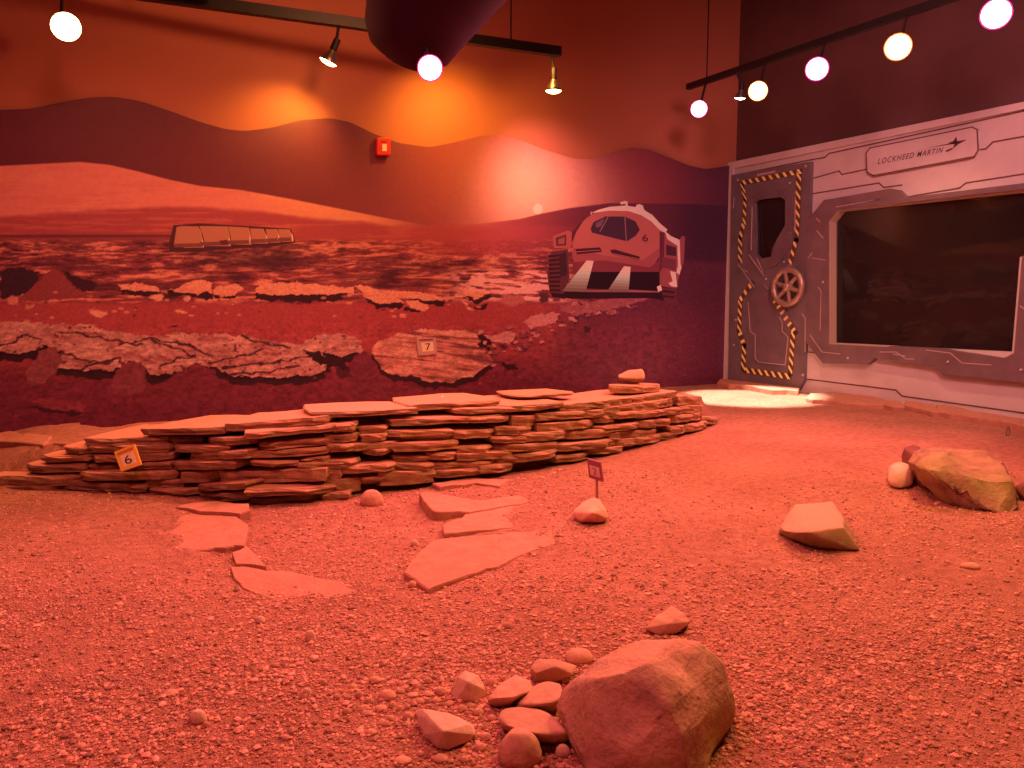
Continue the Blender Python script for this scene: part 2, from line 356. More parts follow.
# gentle smoothing of the cut outline
ker = np.hanning(23); ker /= ker.sum(); pad = np.pad(htop, 11, mode='edge'); htop = np.convolve(pad, ker, 'valid')
tt = np.linspace(0, 1, NV)
MXg = np.repeat(mu[None], NV, 0); MZg = -.05+tt[:, None]*(htop+.05)[None]
P3 = np.stack([MXg.ravel(), np.full(MXg.size, YB), MZg.ravel()], -1)
px, py = project(P3); fx1 = px.copy()
C = np.zeros((len(px), 3))
def blend(mask, c): 
    global C
    a = np.clip(mask, 0, 1)[:, None]; C = C*(1-a)+s2l(c)*a
def pl(x, pts): p = np.array(pts, float); return np.interp(x, p[:, 0], p[:, 1])
def N(sx, sy, seed, o=4): return fbm(px/sx, py/sy, seed, o)
# far dark hills
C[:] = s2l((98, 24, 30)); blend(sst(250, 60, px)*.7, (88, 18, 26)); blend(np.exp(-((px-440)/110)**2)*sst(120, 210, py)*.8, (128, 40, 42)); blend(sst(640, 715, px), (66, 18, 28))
C *= (.92+.16*N(60, 20, 3))[:, None]
# halo of the printed sun low on the horizon
sd = np.hypot(px-539, (py-200)*1.05); blend(np.exp(-(sd/52)**2)*.85, (255, 150, 110)); blend(np.exp(-(sd/120)**2)*.5, (205, 60, 58))
# plain below
hor = pl(px, [(-300, 168), (0, 166), (40, 164), (80, 162), (110, 165), (140, 172), (170, 180), (200, 186), (240, 190), (290, 199), (340, 209), (380, 217), (430, 226), (480, 224), (520, 219), (540, 214), (570, 208), (610, 203), (690, 204), (740, 206)])
below = sst(-.6, .6, py-hor)
blend(below*sst(455, 520, px), (92, 24, 32)); blend(below*sst(650, 700, px), (62, 18, 28)); blend(below*np.exp(-((px-500)/60)**2)*.6, (175, 50, 48))
tan = below*(1-sst(350, 440, px)); cc = N(90, 16, 8)
blend(tan, (198, 76, 62)); blend(tan*sst(.5, .75, cc)*.5, (208, 92, 62)); blend(tan*sst(.45, .2, N(50, 4, 12))*.4, (180, 60, 52))
blend(tan*sst(240, 330, px)*.5, (206, 92, 58))
lo1 = pl(px, [(-300, 217), (0, 215), (60, 211), (130, 207), (200, 207), (260, 212), (340, 220), (420, 227), (480, 230)])+6*(N(30, 8, 4)-.5)
b2 = sst(-2, 3, py-lo1)*(1-sst(430, 520, px)); blend(b2, (150, 42, 42)); blend(b2*sst(.5, .7, N(40, 3, 15))*.6, (182, 62, 50))
b3 = sst(-2, 4, py-pl(px, [(-300, 238), (0, 236), (170, 236), (300, 240), (400, 244), (560, 256), (740, 262)]))
blend(b3*sst(700, 560, px), (128, 36, 38)); blend(b3*sst(560, 640, px), (92, 26, 34))
blend(np.exp(-((py-236)/1.6)**2)*(px < 172)*.8, (62, 18, 24))
# streaky rock field, coarser towards the viewer
dz = np.clip((py-232)/70, .02, 1); wx = px+26*(fbm(px/60, py/12, 61, 3)-.5); wy = py+5*(fbm(px/38, py/9, 62, 3)-.5)
st = fbm(wx/26, wy/3.4, 21, 4); st0 = fbm(wx/11, wy/1.7, 23, 3); reg = fbm(px/70, py/13, 24, 3)
st = st*dz+st0*(1-dz)
field = sst(238, 244, py)*sst(311, 300, py+8*(N(40, 9, 29)-.5))*sst(600, 560, px)
blend(field*.5, (116, 33, 36)); blend(field*sst(.50, .62, st)*sst(.3, .55, reg), (188, 72, 56)); blend(field*sst(.60, .70, st)*.7, (210, 92, 68)); blend(field*sst(.45, .34, st)*.9, (66, 18, 24)); blend(field*sst(.45, .3, reg)*.5, (72, 20, 26))
blend(field*np.exp(-(((px-250)/70)**2+((py-258)/11)**2))*.75, (62, 20, 26)); blend(field*np.exp(-(((px-420)/60)**2+((py-268)/9)**2))*.35, (70, 20, 26)); blend(field*np.exp(-(((px-360)/80)**2+((py-244)/5)**2))*sst(.45, .6, st)*.9, (190, 78, 58))
bright = sst(268, 274, py)*sst(306, 298, py)*sst(430, 480, px)*sst(585, 555, px); blend(bright*sst(.44, .52, fbm(px/16, (py-.1*px)/2.6, 77, 3)), (226, 104, 92))
haze = sst(222, 230, py)*sst(262, 250, py)*np.exp(-((px-480)/90)**2); blend(haze*.8, (158, 42, 44))
# sand strip and dark lower ground
sand = sst(298, 306, py-6*(N(30, 8, 33)-.5)-.0*px); blend(sand*sst(600, 540, px), (150, 40, 40)); blend(sand*sst(540, 600, px), (98, 26, 34))
C *= (.94+.12*N(4, 3, 71, 2))[:, None]
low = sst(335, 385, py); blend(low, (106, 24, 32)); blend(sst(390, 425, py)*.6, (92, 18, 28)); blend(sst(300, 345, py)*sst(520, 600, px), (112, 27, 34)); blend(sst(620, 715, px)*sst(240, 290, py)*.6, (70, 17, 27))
qx = px+5*(N(11, 9, 51)-.5)*2; qy = py+3.5*(N(9, 5, 52)-.5)*2
def shape(pts, c, a=1.0, dx=0, dy=0): blend(inpoly(qx-dx, qy-dy, pts)*a, c)
DK = (48, 12, 18)
# left sand mound
shape([(0, 272), (18, 268), (40, 272), (30, 292), (0, 300)], (52, 16, 24)); shape([(60, 270), (76, 276), (98, 284), (92, 292), (70, 290)], (56, 14, 22))
shape([(20, 298), (38, 282), (50, 271), (57, 270), (66, 280), (82, 291), (98, 296), (60, 300)], (126, 36, 36))
# raised slabs of the middle distance, pale tops over dark undersides
for top, und in [([(118, 286), (140, 283), (160, 287), (160, 292), (120, 290)], [(118, 288), (160, 291), (160, 297), (120, 293)]),
                 ([(170, 291), (180, 284), (198, 280), (211, 284), (211, 292), (190, 293)], [(168, 291), (211, 292), (212, 298), (170, 297)]),
                 ([(213, 289), (240, 284), (246, 290), (236, 296), (213, 294)], [(213, 294), (240, 292), (236, 299), (213, 298)]),
                 ([(255, 293), (264, 285), (285, 282), (318, 284), (352, 287), (352, 294), (318, 294), (296, 296), (255, 294)], [(254, 294), (296, 295), (350, 293), (336, 301), (290, 303), (254, 299)]),
                 ([(352, 286), (366, 285), (382, 293), (398, 297), (402, 302), (378, 304), (366, 298)], [(364, 297), (380, 304), (402, 301), (400, 309), (374, 308)]),
                 ([(390, 292), (420, 292), (444, 298), (444, 301), (412, 299)], [(410, 299), (444, 301), (442, 305), (420, 304)]),
                 ([(404, 300), (424, 302), (432, 306), (425, 311), (410, 308)], [(404, 306), (424, 310), (418, 313), (404, 310)]),
                 ([(458, 296), (470, 292), (486, 292), (486, 297), (474, 299)], [(460, 298), (486, 297), (492, 292), (494, 298), (478, 303)]),
                 ([(460, 299), (468, 304), (474, 309), (470, 309), (460, 302)], [(474, 306), (486, 304), (484, 310), (476, 309)])]:
    shape(und, DK); shape(top, (206, 92, 68)); blend(inpoly(qx, qy, top)*sst(.55, .7, N(14, 3, 91))*.5, (190, 72, 56))
for (a, c_) in [((98, 313, 8, 4), (206, 92, 70)), ((158, 297, 7, 3), (206, 96, 70)), ((186, 300, 4, 2.5), (204, 96, 72)), ((180, 312, 5, 2), (200, 92, 66)), ((14, 300, 6, 4), (186, 74, 60)), ((30, 306, 5, 2), (180, 72, 58)), ((173, 326, 4, 1.5), (60, 18, 24)),
                ((512, 300, 12, 6), (168, 62, 56)), ((544, 297, 6, 5), (80, 24, 30)), ((405, 316, 4, 1.5), (200, 84, 74))]:
    blend(sst(1.2, .8, np.hypot((qx-a[0])/a[2], (qy-a[1])/a[3])), c_)
for k in range(60):
    cx_, cy_ = rng.uniform(0, 480), rng.uniform(292, 318); s_ = rng.uniform(1, 3)
    blend(sst(1.3, .7, np.hypot((px-cx_)/s_, (py-cy_)/(s_*.5)))*.7, (200, 86, 66) if rng.random() < .6 else (70, 20, 26))
# foreground rock shelf
TOPC = (174, 78, 66)
shelf = [(-300, 322), (0, 321), (30, 322), (60, 323), (95, 326), (120, 331), (143, 336), (160, 334), (185, 333), (215, 334), (250, 335), (270, 341), (300, 345), (318, 334), (345, 334), (360, 340), (362, 352), (340, 356), (322, 352), (330, 362), (322, 372), (300, 376), (270, 377), (235, 376), (208, 366), (196, 362), (176, 373), (152, 376), (140, 364), (130, 360), (112, 371), (90, 371), (70, 369), (54, 366), (60, 352), (46, 346), (20, 354), (8, 352), (-300, 352)]
qd = [(x_, y_+9) for x_, y_ in shelf]
blend(inpoly(qx, qy-8, shelf)*(1-inpoly(qx, qy, shelf)), DK); blend(inpoly(qx, qy-3, shelf)*(1-inpoly(qx, qy, shelf)), (34, 8, 14))
ins = inpoly(qx, qy, shelf); blend(ins, TOPC)
blend(ins*sst(.52, .64, fbm(px/22, (py+.12*px)/5, 101, 4))*.7, (196, 98, 80)); blend(ins*sst(.42, .30, fbm(px/16, (py-.1*px)/4, 105, 4))*.8, (140, 50, 46)); blend(ins*sst(.30, .24, N(5, 3, 107, 3)), (96, 30, 34))
for ln in [[(0, 346), (14, 342), (24, 336), (40, 338)], [(56, 352), (78, 358), (100, 362), (120, 358)], [(80, 371), (92, 364), (112, 362)], [(120, 345), (150, 338), (190, 345), (212, 356)], [(150, 340), (180, 350), (196, 358)], [(207, 363), (230, 358), (262, 351)], [(222, 368), (262, 364), (292, 360), (312, 356)], [(232, 374), (270, 371), (300, 366)], [(306, 350), (318, 356), (330, 362)], [(60, 330), (110, 340), (140, 345)], [(160, 368), (176, 358), (196, 356)], [(240, 336), (262, 342), (290, 349)]]:
    for (x0, y0), (x1, y1) in zip(ln[:-1], ln[1:]):
        t = np.clip(((qx-x0)*(x1-x0)+(qy-y0)*(y1-y0))/((x1-x0)**2+(y1-y0)**2), 0, 1); d = np.hypot(qx-x0-t*(x1-x0), qy-y0-t*(y1-y0)); blend(sst(1.7, .5, d)*ins, (66, 18, 24))
shape([(24, 372), (40, 350), (56, 346), (60, 362), (46, 380), (30, 388)], (124, 40, 40)); shape([(112, 376), (122, 362), (140, 362), (148, 378), (140, 394), (116, 394)], (116, 34, 38)); shape([(26, 400), (50, 398), (78, 402), (88, 406), (84, 413), (60, 412)], (124, 32, 36)); shape([(24, 406), (56, 409), (84, 413), (80, 416), (40, 412)], (60, 12, 20))
shape([(196, 362), (206, 366), (238, 396), (180, 404), (140, 396)], (104, 24, 32)); shape([(352, 360), (362, 350), (372, 356), (378, 376), (390, 392), (352, 394), (346, 376)], (104, 26, 34)); shape([(334, 368), (350, 366), (352, 376), (338, 380)], (70, 16, 24)); shape([(308, 352), (318, 350), (330, 361), (344, 362), (346, 368), (322, 366)], (44, 12, 18))
# outcrop behind the small square sign
out = [(372, 352), (380, 340), (398, 334), (420, 330), (460, 329), (485, 332), (492, 338), (476, 344), (486, 352), (494, 362), (482, 370), (470, 377), (452, 382), (430, 381), (408, 376), (394, 376), (380, 366)]
blend(inpoly(qx, qy-6, out)*(1-inpoly(qx, qy, out)), DK); ins = inpoly(qx, qy, out); blend(ins, (178, 74, 60)); s_ = fbm((px+.3*py)/34, (py-.14*px)/3.2, 121, 4)
blend(ins*sst(.5, .6, s_)*.8, (206, 98, 78)); blend(ins*sst(.44, .34, s_)*.9, (104, 32, 34))
shape([(478, 334), (490, 336), (494, 346), (484, 344)], DK); shape([(482, 346), (500, 350), (494, 356)], DK); shape([(500, 360), (514, 366), (516, 372), (504, 368)], DK)
# trail of broken stone running up to the vehicle
for k in range(130):
    t = rng.random(); cx_ = 484+t*150+rng.normal(0, 6); cy_ = 342-t*42+6*math.sin(t*7)+rng.normal(0, 4+5*(1-t)); s_ = rng.uniform(1.2, 4.2)
    blend(sst(1.25, .8, np.hypot((qx-cx_)/s_, (qy-cy_-s_*.5)/(s_*.5)))*.8, (60, 16, 24)); blend(sst(1.25, .8, np.hypot((qx-cx_)/s_, (qy-cy_)/(s_*.5))), [(190, 80, 72), (150, 54, 52), (122, 38, 42)][k % 3])
shape([(522, 322), (536, 315), (556, 311), (560, 318), (548, 326), (530, 328)], (188, 80, 72)); shape([(486, 336), (505, 330), (515, 336), (508, 344), (494, 342)], (186, 84, 74)); shape([(560, 306), (600, 302), (640, 292), (650, 298), (610, 310), (575, 316)], (160, 58, 56), .7)
shape([(584, 326), (590, 326), (590, 334), (584, 334)], (60, 16, 24))
for k in range(70):
    cx_, cy_ = rng.uniform(0, 700), rng.uniform(375, 420); s_ = rng.uniform(.8, 2.2)
    blend(sst(1.3, .7, np.hypot((px-cx_)/s_, (py-cy_)/(s_*.6)))*.5, (140, 46, 46) if rng.random() < .5 else (60, 14, 22))
tx_ = fbm(px/5, py/3, 201, 4); rough_zone = sst(316, 330, py)*sst(720, 640, px); C *= (1+rough_zone*(1.0*(tx_-.5)))[:, None]; C *= (1+.5*(vnoise(px*.9, py*1.1, 205)-.5)*sst(236, 250, py))[:, None]
E_M = np.array([.78, .26, .18])
def to_albedo(c): return np.clip(c/E_M, .0, .88)
mural_mat = attr_mat('printed_mural', .45, .35)
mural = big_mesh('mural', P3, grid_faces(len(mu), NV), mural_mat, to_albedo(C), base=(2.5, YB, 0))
tag(mural, 'wall mural of a rocky red desert with dark hills, cut along the hill line', 'mural')
sol = mural.modifiers.new('board', 'SOLIDIFY'); sol.thickness = .02; sol.offset = -1

PRINT = {}
def pm(c):
    k = tuple(c)
    if k not in PRINT: PRINT[k] = plain('print_%d_%d_%d' % k, tuple(to_albedo(s2l(c))), .45, spec=.35)
    return PRINT[k]
class Layers:
    def __init__(s, x0, y0, sc): s.m = MB(); s.mats = []; s.x0, s.y0, s.sc = x0, y0, sc; s.u = .0012
    def add(s, pts, c, ribbon=None):
        m = pm(c)
        if m not in s.mats: s.mats.append(m)
        P = mpl([(s.x0+a*s.sc, s.y0+b_*s.sc) for a, b_ in pts], s.u)
        (s.m.ribbon(P, ribbon, mconv, s.u-.001, s.u, s.mats.index(m)) if ribbon else s.m.poly(P, mconv, s.u-.001, s.u, mi=s.mats.index(m))); s.u += .0002
    def build(s, name, label):
        o = s.m.build(name, s.mats, mural); o['label'] = label; return o
L = Layers(530, 190, 180/1024)
L.add([(110, 575), (740, 560), (840, 600), (800, 640), (700, 615), (250, 620), (130, 610)], (46, 10, 18))
L.add([(120, 350), (215, 338), (224, 500), (190, 590), (112, 585), (98, 480)], (92, 28, 32))
for k in range(9): L.add([(104+k*1.0, 372+k*24), (170, 366+k*25), (172, 376+k*25), (106+k, 384+k*24)], (48, 12, 18))
L.add([(165, 370), (205, 350), (212, 480), (172, 500)], (62, 20, 26))
L.add([(740, 380), (830, 400), (835, 640), (770, 645), (735, 540)], (96, 28, 34))
for k in range(8): L.add([(742, 400+k*28), (822, 410+k*28), (822, 420+k*28), (742, 411+k*28)], (52, 12, 20))
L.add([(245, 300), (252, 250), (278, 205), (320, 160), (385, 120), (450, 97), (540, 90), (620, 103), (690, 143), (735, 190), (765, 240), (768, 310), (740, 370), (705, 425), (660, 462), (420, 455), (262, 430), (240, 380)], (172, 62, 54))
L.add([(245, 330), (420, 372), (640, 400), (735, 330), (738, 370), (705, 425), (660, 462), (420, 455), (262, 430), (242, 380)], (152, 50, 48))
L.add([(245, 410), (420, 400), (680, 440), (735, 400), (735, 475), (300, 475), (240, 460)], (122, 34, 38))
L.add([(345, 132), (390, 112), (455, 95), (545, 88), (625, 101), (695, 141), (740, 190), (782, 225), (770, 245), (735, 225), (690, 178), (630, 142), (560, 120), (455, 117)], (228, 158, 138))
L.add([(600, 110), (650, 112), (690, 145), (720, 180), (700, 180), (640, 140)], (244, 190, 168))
L.add([(345, 220), (362, 183), (430, 150), (540, 151), (600, 178), (624, 226), (602, 260), (552, 292), (440, 264), (352, 242)], (66, 24, 34))
L.add([(372, 190), (425, 160), (405, 205), (378, 215)], (112, 52, 58))
L.add([(398, 235), (445, 152)], (176, 88, 76), .006); L.add([(540, 155), (548, 288)], (176, 88, 76), .007); L.add([(352, 244), (440, 267), (552, 295), (602, 263)], (160, 66, 58), .005)
L.add([(258, 335), (400, 326), (408, 352), (268, 366)], (70, 16, 24)); L.add([(262, 352), (398, 342)], (202, 84, 70), .004)
L.add([(455, 342), (482, 338), (626, 380), (620, 398), (470, 366)], (70, 16, 24)); L.add([(470, 362), (618, 392)], (206, 88, 74), .004)
L.add([(330, 466), (738, 466), (732, 572), (320, 560)], (36, 8, 14))
L.add([(300, 570), (540, 566), (735, 575), (735, 583), (300, 580)], (150, 60, 56))
L.add([(240, 240), (290, 180), (300, 180), (262, 240), (238, 300), (222, 300)], (84, 24, 30))
L.add([(130, 262), (215, 230), (238, 240), (236, 330), (135, 332)], (164, 56, 50)); L.add([(146, 272), (206, 252), (206, 316), (150, 318)], (88, 26, 32)); L.add([(160, 282), (196, 268), (196, 306), (162, 308)], (150, 54, 50))
L.add([(738, 235), (792, 250), (850, 290), (862, 262), (882, 264), (876, 400), (852, 480), (830, 560), (740, 545), (735, 380)], (146, 48, 46))
L.add([(738, 240), (765, 240), (762, 430), (738, 470)], (96, 26, 34))
L.add([(768, 232), (800, 262), (852, 284), (856, 420), (862, 440), (850, 482), (832, 470), (842, 430), (838, 318), (780, 278)], (230, 150, 128))
L.add([(775, 310), (832, 328), (832, 376), (775, 370)], (72, 22, 30)); L.add([(750, 380), (830, 395), (830, 460), (750, 440)], (112, 34, 40))
L.add([(796, 460), (828, 468), (838, 552), (806, 548), (786, 530), (812, 520)], (230, 160, 138)); L.add([(722, 550), (744, 540), (752, 570), (730, 580)], (220, 150, 134))
L.add([(514, 70), (540, 62), (556, 66), (556, 98), (544, 98), (544, 78), (516, 82)], (216, 132, 116)); L.add([(602, 104), (604, 86), (622, 80), (642, 88), (650, 114)], (236, 176, 156)); L.add([(344, 125), (350, 122), (354, 140), (346, 140)], (200, 110, 100))
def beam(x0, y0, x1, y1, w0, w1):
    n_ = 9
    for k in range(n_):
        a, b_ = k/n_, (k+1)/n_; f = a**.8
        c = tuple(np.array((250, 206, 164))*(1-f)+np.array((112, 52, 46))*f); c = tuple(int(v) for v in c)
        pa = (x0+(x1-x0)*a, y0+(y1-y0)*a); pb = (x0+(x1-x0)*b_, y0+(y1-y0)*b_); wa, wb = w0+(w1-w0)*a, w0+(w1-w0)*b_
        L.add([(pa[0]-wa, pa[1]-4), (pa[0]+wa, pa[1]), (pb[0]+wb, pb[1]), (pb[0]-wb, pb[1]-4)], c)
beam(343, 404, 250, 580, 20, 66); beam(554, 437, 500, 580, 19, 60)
TV, TF = text2d('6'); 
for f in TF: L.m.add([mconv(*mx_(530+(640+32*TV[i][0])*180/1024, 190+(292-40*TV[i][1])*180/1024, L.u), L.u) for i in f], [tuple(range(len(f)))], L.mats.index(pm((70, 16, 24))))
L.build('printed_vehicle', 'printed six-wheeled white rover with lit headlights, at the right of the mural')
Hh = Layers(150, 210, 200/1024)
Hh.add([(95, 180), (120, 78), (250, 68), (600, 88), (722, 96), (745, 165), (640, 185), (400, 200), (250, 215), (100, 215)], (70, 22, 26))
for q in [[(122, 180), (136, 88), (160, 82), (245, 84), (262, 110), (278, 192), (180, 194)], [(252, 82), (395, 84), (408, 130), (414, 186), (285, 184), (268, 120)], [(398, 84), (505, 90), (518, 130), (520, 178), (418, 176), (412, 130)], [(512, 94), (580, 96), (596, 130), (606, 172), (524, 172), (520, 130)], [(592, 98), (650, 98), (662, 130), (668, 166), (612, 168), (600, 130)], [(655, 98), (716, 100), (726, 130), (736, 162), (674, 164), (664, 130)]]:
    cx0 = sum(p[0] for p in q)/len(q); Hh.add(q, (178, 80, 56)); r_ = [p for p in q if p[0] > cx0-5]
    Hh.add([(p[0]-(6 if p[0] > cx0 else 0), p[1]) for p in q], (166, 72, 52)); y1 = max(p[1] for p in q); x0 = min(p[0] for p in q); x1 = max(p[0] for p in q)
    Hh.add([(x1-12, y1-50), (x1-4, y1-30), (x1-1, y1-8), (x1-8, y1-6)], (216, 122, 90)); Hh.add([(x0+3, y1-22), (x1-16, y1-24), (x1-12, y1-6), (x0+2, y1-2)], (112, 42, 38))
Hh.add([(352, 158), (395, 152), (404, 172), (372, 176)], (88, 26, 28))
Hh.build('printed_shelter', 'printed row of six tan domed shelters, on the mural plain at left')
Sn = Layers(538, 209, 1); Sn.add([(4.8*math.cos(a), 5.2*math.sin(a)) for a in np.linspace(0, 6.283, 25)[:-1]], (255, 214, 150)); Sn.build('printed_sun', 'small pale printed sun disc on the mural horizon')

# ------------------------------------------------------------------ station facade
fac = empty('station_facade', (XR, 3.4, 0), 'pale panelled space station wall front beside the mural', 'facade wall')
hole_door = fpl([(731, 172), (811, 160), (803, 393), (726, 383)])
hole_win = fpl([(833, 212), (1075, 187), (1075, 250), (1020, 257), (1012, 352), (831, 343)])
dy0, dy1 = hole_door[0][0], hole_door[1][0]
hole_door = [(6.205, -.06), (6.205, 2.27), (5.17, 2.27), (5.17, -.06)]
MB().poly([(YB-.003, -.06), (YB-.003, 2.41), (.6, 2.41), (.6, -.06)], fconv, -.08, 0, holes=[hole_win]).build('panel', M['facade'], fac)
def seam(pts, w=.012): MB().ribbon(fpl(pts), w, fconv, -.004, .003).build('panel_seam', M['seam'], fac)
seam([(731, 176), (810, 160), (825, 157.5), (829, 153.5), (1024, 111), (1100, 95)]); seam([(811, 179), (839, 171), (842, 174.5), (866, 169.5)]); seam([(811, 194), (879, 183), (884, 187.5), (902, 185)])
seam([(978, 150), (986, 149), (993, 142), (1024, 136.5), (1090, 126)]); seam([(806, 379), (896, 390), (902, 396), (1024, 413), (1090, 422)]); seam([(808, 352), (818, 353)]); seam([(901, 198), (960, 188), (966, 183), (1024, 174)])
# corner return strip with its joints
MB().poly(fpl([(727, 165), (733, 164), (728, 384), (721, 382)], .03), fconv, 0, .03).build('corner_strip', M['facade'], fac)
top = MB().poly(fpl([(727, 163), (1024, 102), (1100, 86), (1100, 93), (1024, 109), (727, 170)], .02), fconv, 0, .02).build('top_rail', M['facade'], fac)
# raised name plate
pl_ = [(866, 153), (870, 148), (972, 127), (977, 129.5), (978, 150), (974, 156.5), (873, 175.5), (867, 172)]
sg = MB().poly(fpl(pl_, .03), fconv, 0, .03).build('nameplate', M['facade'])
tag(sg, 'raised pale plate with dark slanted lettering and a star, above the dark window', 'sign')
MB().ribbon(fpl(pl_, .032), .010, fconv, .029, .032, closed=True).build('border', M['seam'], sg)
TV, TF = text2d('LOCKHEED MARTIN', .3, 1.25, .011)
q = [(878, 158.6), (943.5, 147), (943, 152.4), (877.5, 164.4)]
tm = MB()
for f in TF: tm.add([fconv(*fx(*bil([np.array(c) for c in q], TV[i][0], TV[i][1]), .0335), .0335) for i in f], [tuple(range(len(f)))])
tm.build('lettering', M['logo'], sg)
st_ = MB()
for P_ in [[(926, 148.2), (955, 142.3), (966, 140.6), (955, 143.6)], [(948, 143), (953.5, 141), (956, 136.5), (957.2, 141.2), (967, 139.6), (958.5, 144), (952, 149.4), (954.5, 144.3)], [(945, 151), (951, 148), (953, 149), (947, 152)]]:
    st_.poly(fpl(P_, .033), fconv, .031, .033)
st_.build('star_emblem', M['logo'], sg)

# window
win = empty('window_1', (XR, 4.0, .5), None, None, kind='structure')
outer = [(806, 222), (824, 200), (890, 188.5), (898, 190), (906, 197.5), (1110, 172.5), (1110, 391), (943, 374.5), (936, 367), (875, 358), (867, 364.5), (823, 363.5), (804, 340), (806, 300)]
inner = [(829, 221), (838, 210), (1075, 183), (1075, 248), (1022, 256), (1014, 353), (1004, 358), (955, 351), (946, 349), (890, 346), (887, 347), (829, 344)]
MB().poly(fpl(outer, .06), fconv, 0, .06, holes=[fpl(inner, .06)]).build('window_frame', M['frame'], win)
rv = MB()
for a, b_ in [((829, 221), (829, 344)), ((829, 344), (887, 347)), ((887, 347), (1004, 358)), ((838, 210), (1075, 183)), ((829, 221), (838, 210)), ((1014, 353), (1022, 256)), ((1022, 256), (1075, 248)), ((1004, 358), (1014, 353))]:
    A0, B0 = fx(*a, .06), fx(*b_, .06); cen = np.array([3.8, 1.15])
    def inn(p): p = np.array(p); d = cen-p; d[0] *= .35; return p+d/np.linalg.norm(d)*.012
    rv.add([fconv(*A0, .058), fconv(*B0, .058), fconv(*inn(B0), -.05), fconv(*inn(A0), -.05)], [(0, 1, 2, 3)])
rv.build('window_reveal', M['reveal'], win)
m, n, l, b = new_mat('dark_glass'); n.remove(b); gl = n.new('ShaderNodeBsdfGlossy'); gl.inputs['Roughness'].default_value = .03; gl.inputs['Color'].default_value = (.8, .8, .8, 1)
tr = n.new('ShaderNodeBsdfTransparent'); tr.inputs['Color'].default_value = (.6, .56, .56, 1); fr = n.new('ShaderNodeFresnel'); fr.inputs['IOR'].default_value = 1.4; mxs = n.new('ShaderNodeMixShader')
n.remove(fr); mxs.inputs[0].default_value = .035; l.new(tr.outputs[0], mxs.inputs[1]); l.new(gl.outputs[0], mxs.inputs[2]); df = n.new('ShaderNodeBsdfDiffuse'); df.inputs['Color'].default_value = (.5, .5, .5, 1); mx2 = n.new('ShaderNodeMixShader'); mx2.inputs[0].default_value = .016; l.new(mxs.outputs[0], mx2.inputs[1]); l.new(df.outputs[0], mx2.inputs[2]); l.new(mx2.outputs[0], n['Material Output'].inputs['Surface']); M['glassdark'] = m  # grey diffuse mixed in to paint a camera veil over the pane
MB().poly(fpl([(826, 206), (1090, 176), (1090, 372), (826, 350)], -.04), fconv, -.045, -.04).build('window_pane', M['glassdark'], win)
def line(parent, pts, w=.007, u=.062, mat='trimlight', nm='edge_line'): MB().ribbon(fpl(pts, u), w, fconv, u-.004, u).build(nm, M[mat], parent)
for pts in [[(816, 218), (820, 222)], [(817, 231), (823, 238)], [(825, 260), (812, 258)], [(808, 258), (812, 253)], [(818, 287), (821, 291), (820, 330)], [(810, 335), (822, 352), (840, 354)], [(880, 352), (896, 352), (906, 359), (914, 359)], [(926, 350), (950, 353), (962, 363), (991, 365)], [(836, 207), (880, 199), (860, 203)], [(1020, 306), (1030, 313)], [(893, 354), (905, 356)]]: line(win, pts)
for q in [(848, 358), (948, 362), (1021, 370), (823, 282), (815, 210)]:
    c = fx(*q, .06); MB().lathe([(0, .012), (.008, .010), (.012, .0)], fconv(*c, .06), (-1, 0, 0), 10).build('bolt', M['trimlight'], win)

# door
door = empty('door_1', (XR, 5.7, 0), None, None, kind='structure')
D1 = [(731.5, 175), (810.5, 161.5), (803.5, 381), (798, 390), (728, 379)]
d0 = fpl([(740, 208), (740, 200)])
wnd = [(754.5, 203), (758, 199.5), (781, 197), (785, 200), (785, 225), (778, 237), (772.5, 248), (771, 256.5), (760, 259), (755.5, 253)]
MB().poly(fpl(D1, .05), fconv, 0.002, .05, holes=[fpl(wnd, .05)]).build('door_leaf', M['door'], door)
MB().poly(fpl(wnd, .012), fconv, .006, .012).build('door_pane', plain('black_glass', (.02, .012, .012), .08), door)
MB().poly(fpl([(748, 200), (758, 192), (789, 188), (792, 195), (792, 246), (776, 266), (758, 271), (749, 258)], .062), fconv, .048, .062, holes=[fpl(wnd, .062)]).build('window_surround', M['frame'], door)
MB().poly(fpl([(750, 296), (764, 287), (778, 291), (790, 318), (790, 362), (785, 366), (757, 362), (753, 358), (752, 340), (749, 335)], .06), fconv, .048, .06).build('lower_panel', M['frame'], door)
def hazard(pts, w, step=.088):
    P = [np.array(p) for p in fpl(pts, .06)]; mb_ = MB().ribbon(P, w, fconv, .05, .058, 0); acc = 0
    for a, b_ in zip(P[:-1], P[1:]):
        d = b_-a; Ln = np.linalg.norm(d); d /= Ln; nn = np.array([-d[1], d[0]]); s_ = np.array([-.7071, -.7071]); # bars lean the same way along the whole band
        s_ = np.array([.62, .78]); k_ = abs(s_@nn); t = step/2
        if k_ < .25: s_ = nn; k_ = 1
        half = s_*(w*.46/k_)
        while t < Ln:
            c = a+d*t; e = d*step*.18; mb_.poly([c-half-e, c-half+e, c+half+e, c+half-e], fconv, .058, .061, mi=1); t += step
    mb_.build('hazard_stripe', [M['hazblack'], M['hazyel']], door)
hazard([(741, 183), (800, 171.5)], .05); hazard([(799, 172), (796, 240)], .06); hazard([(796, 240), (790, 262)], .05)
hazard([(742, 184), (745, 200), (744, 222)], .045); hazard([(744, 222), (740, 238), (740, 260)], .055); hazard([(752, 283), (740, 300), (739, 333)], .055); hazard([(739, 330), (744, 346), (743, 369)], .06); hazard([(744, 370), (789, 376.5)], .06); hazard([(790, 374), (793, 332)], .055); hazard([(795, 333), (772, 296)], .06, .075)
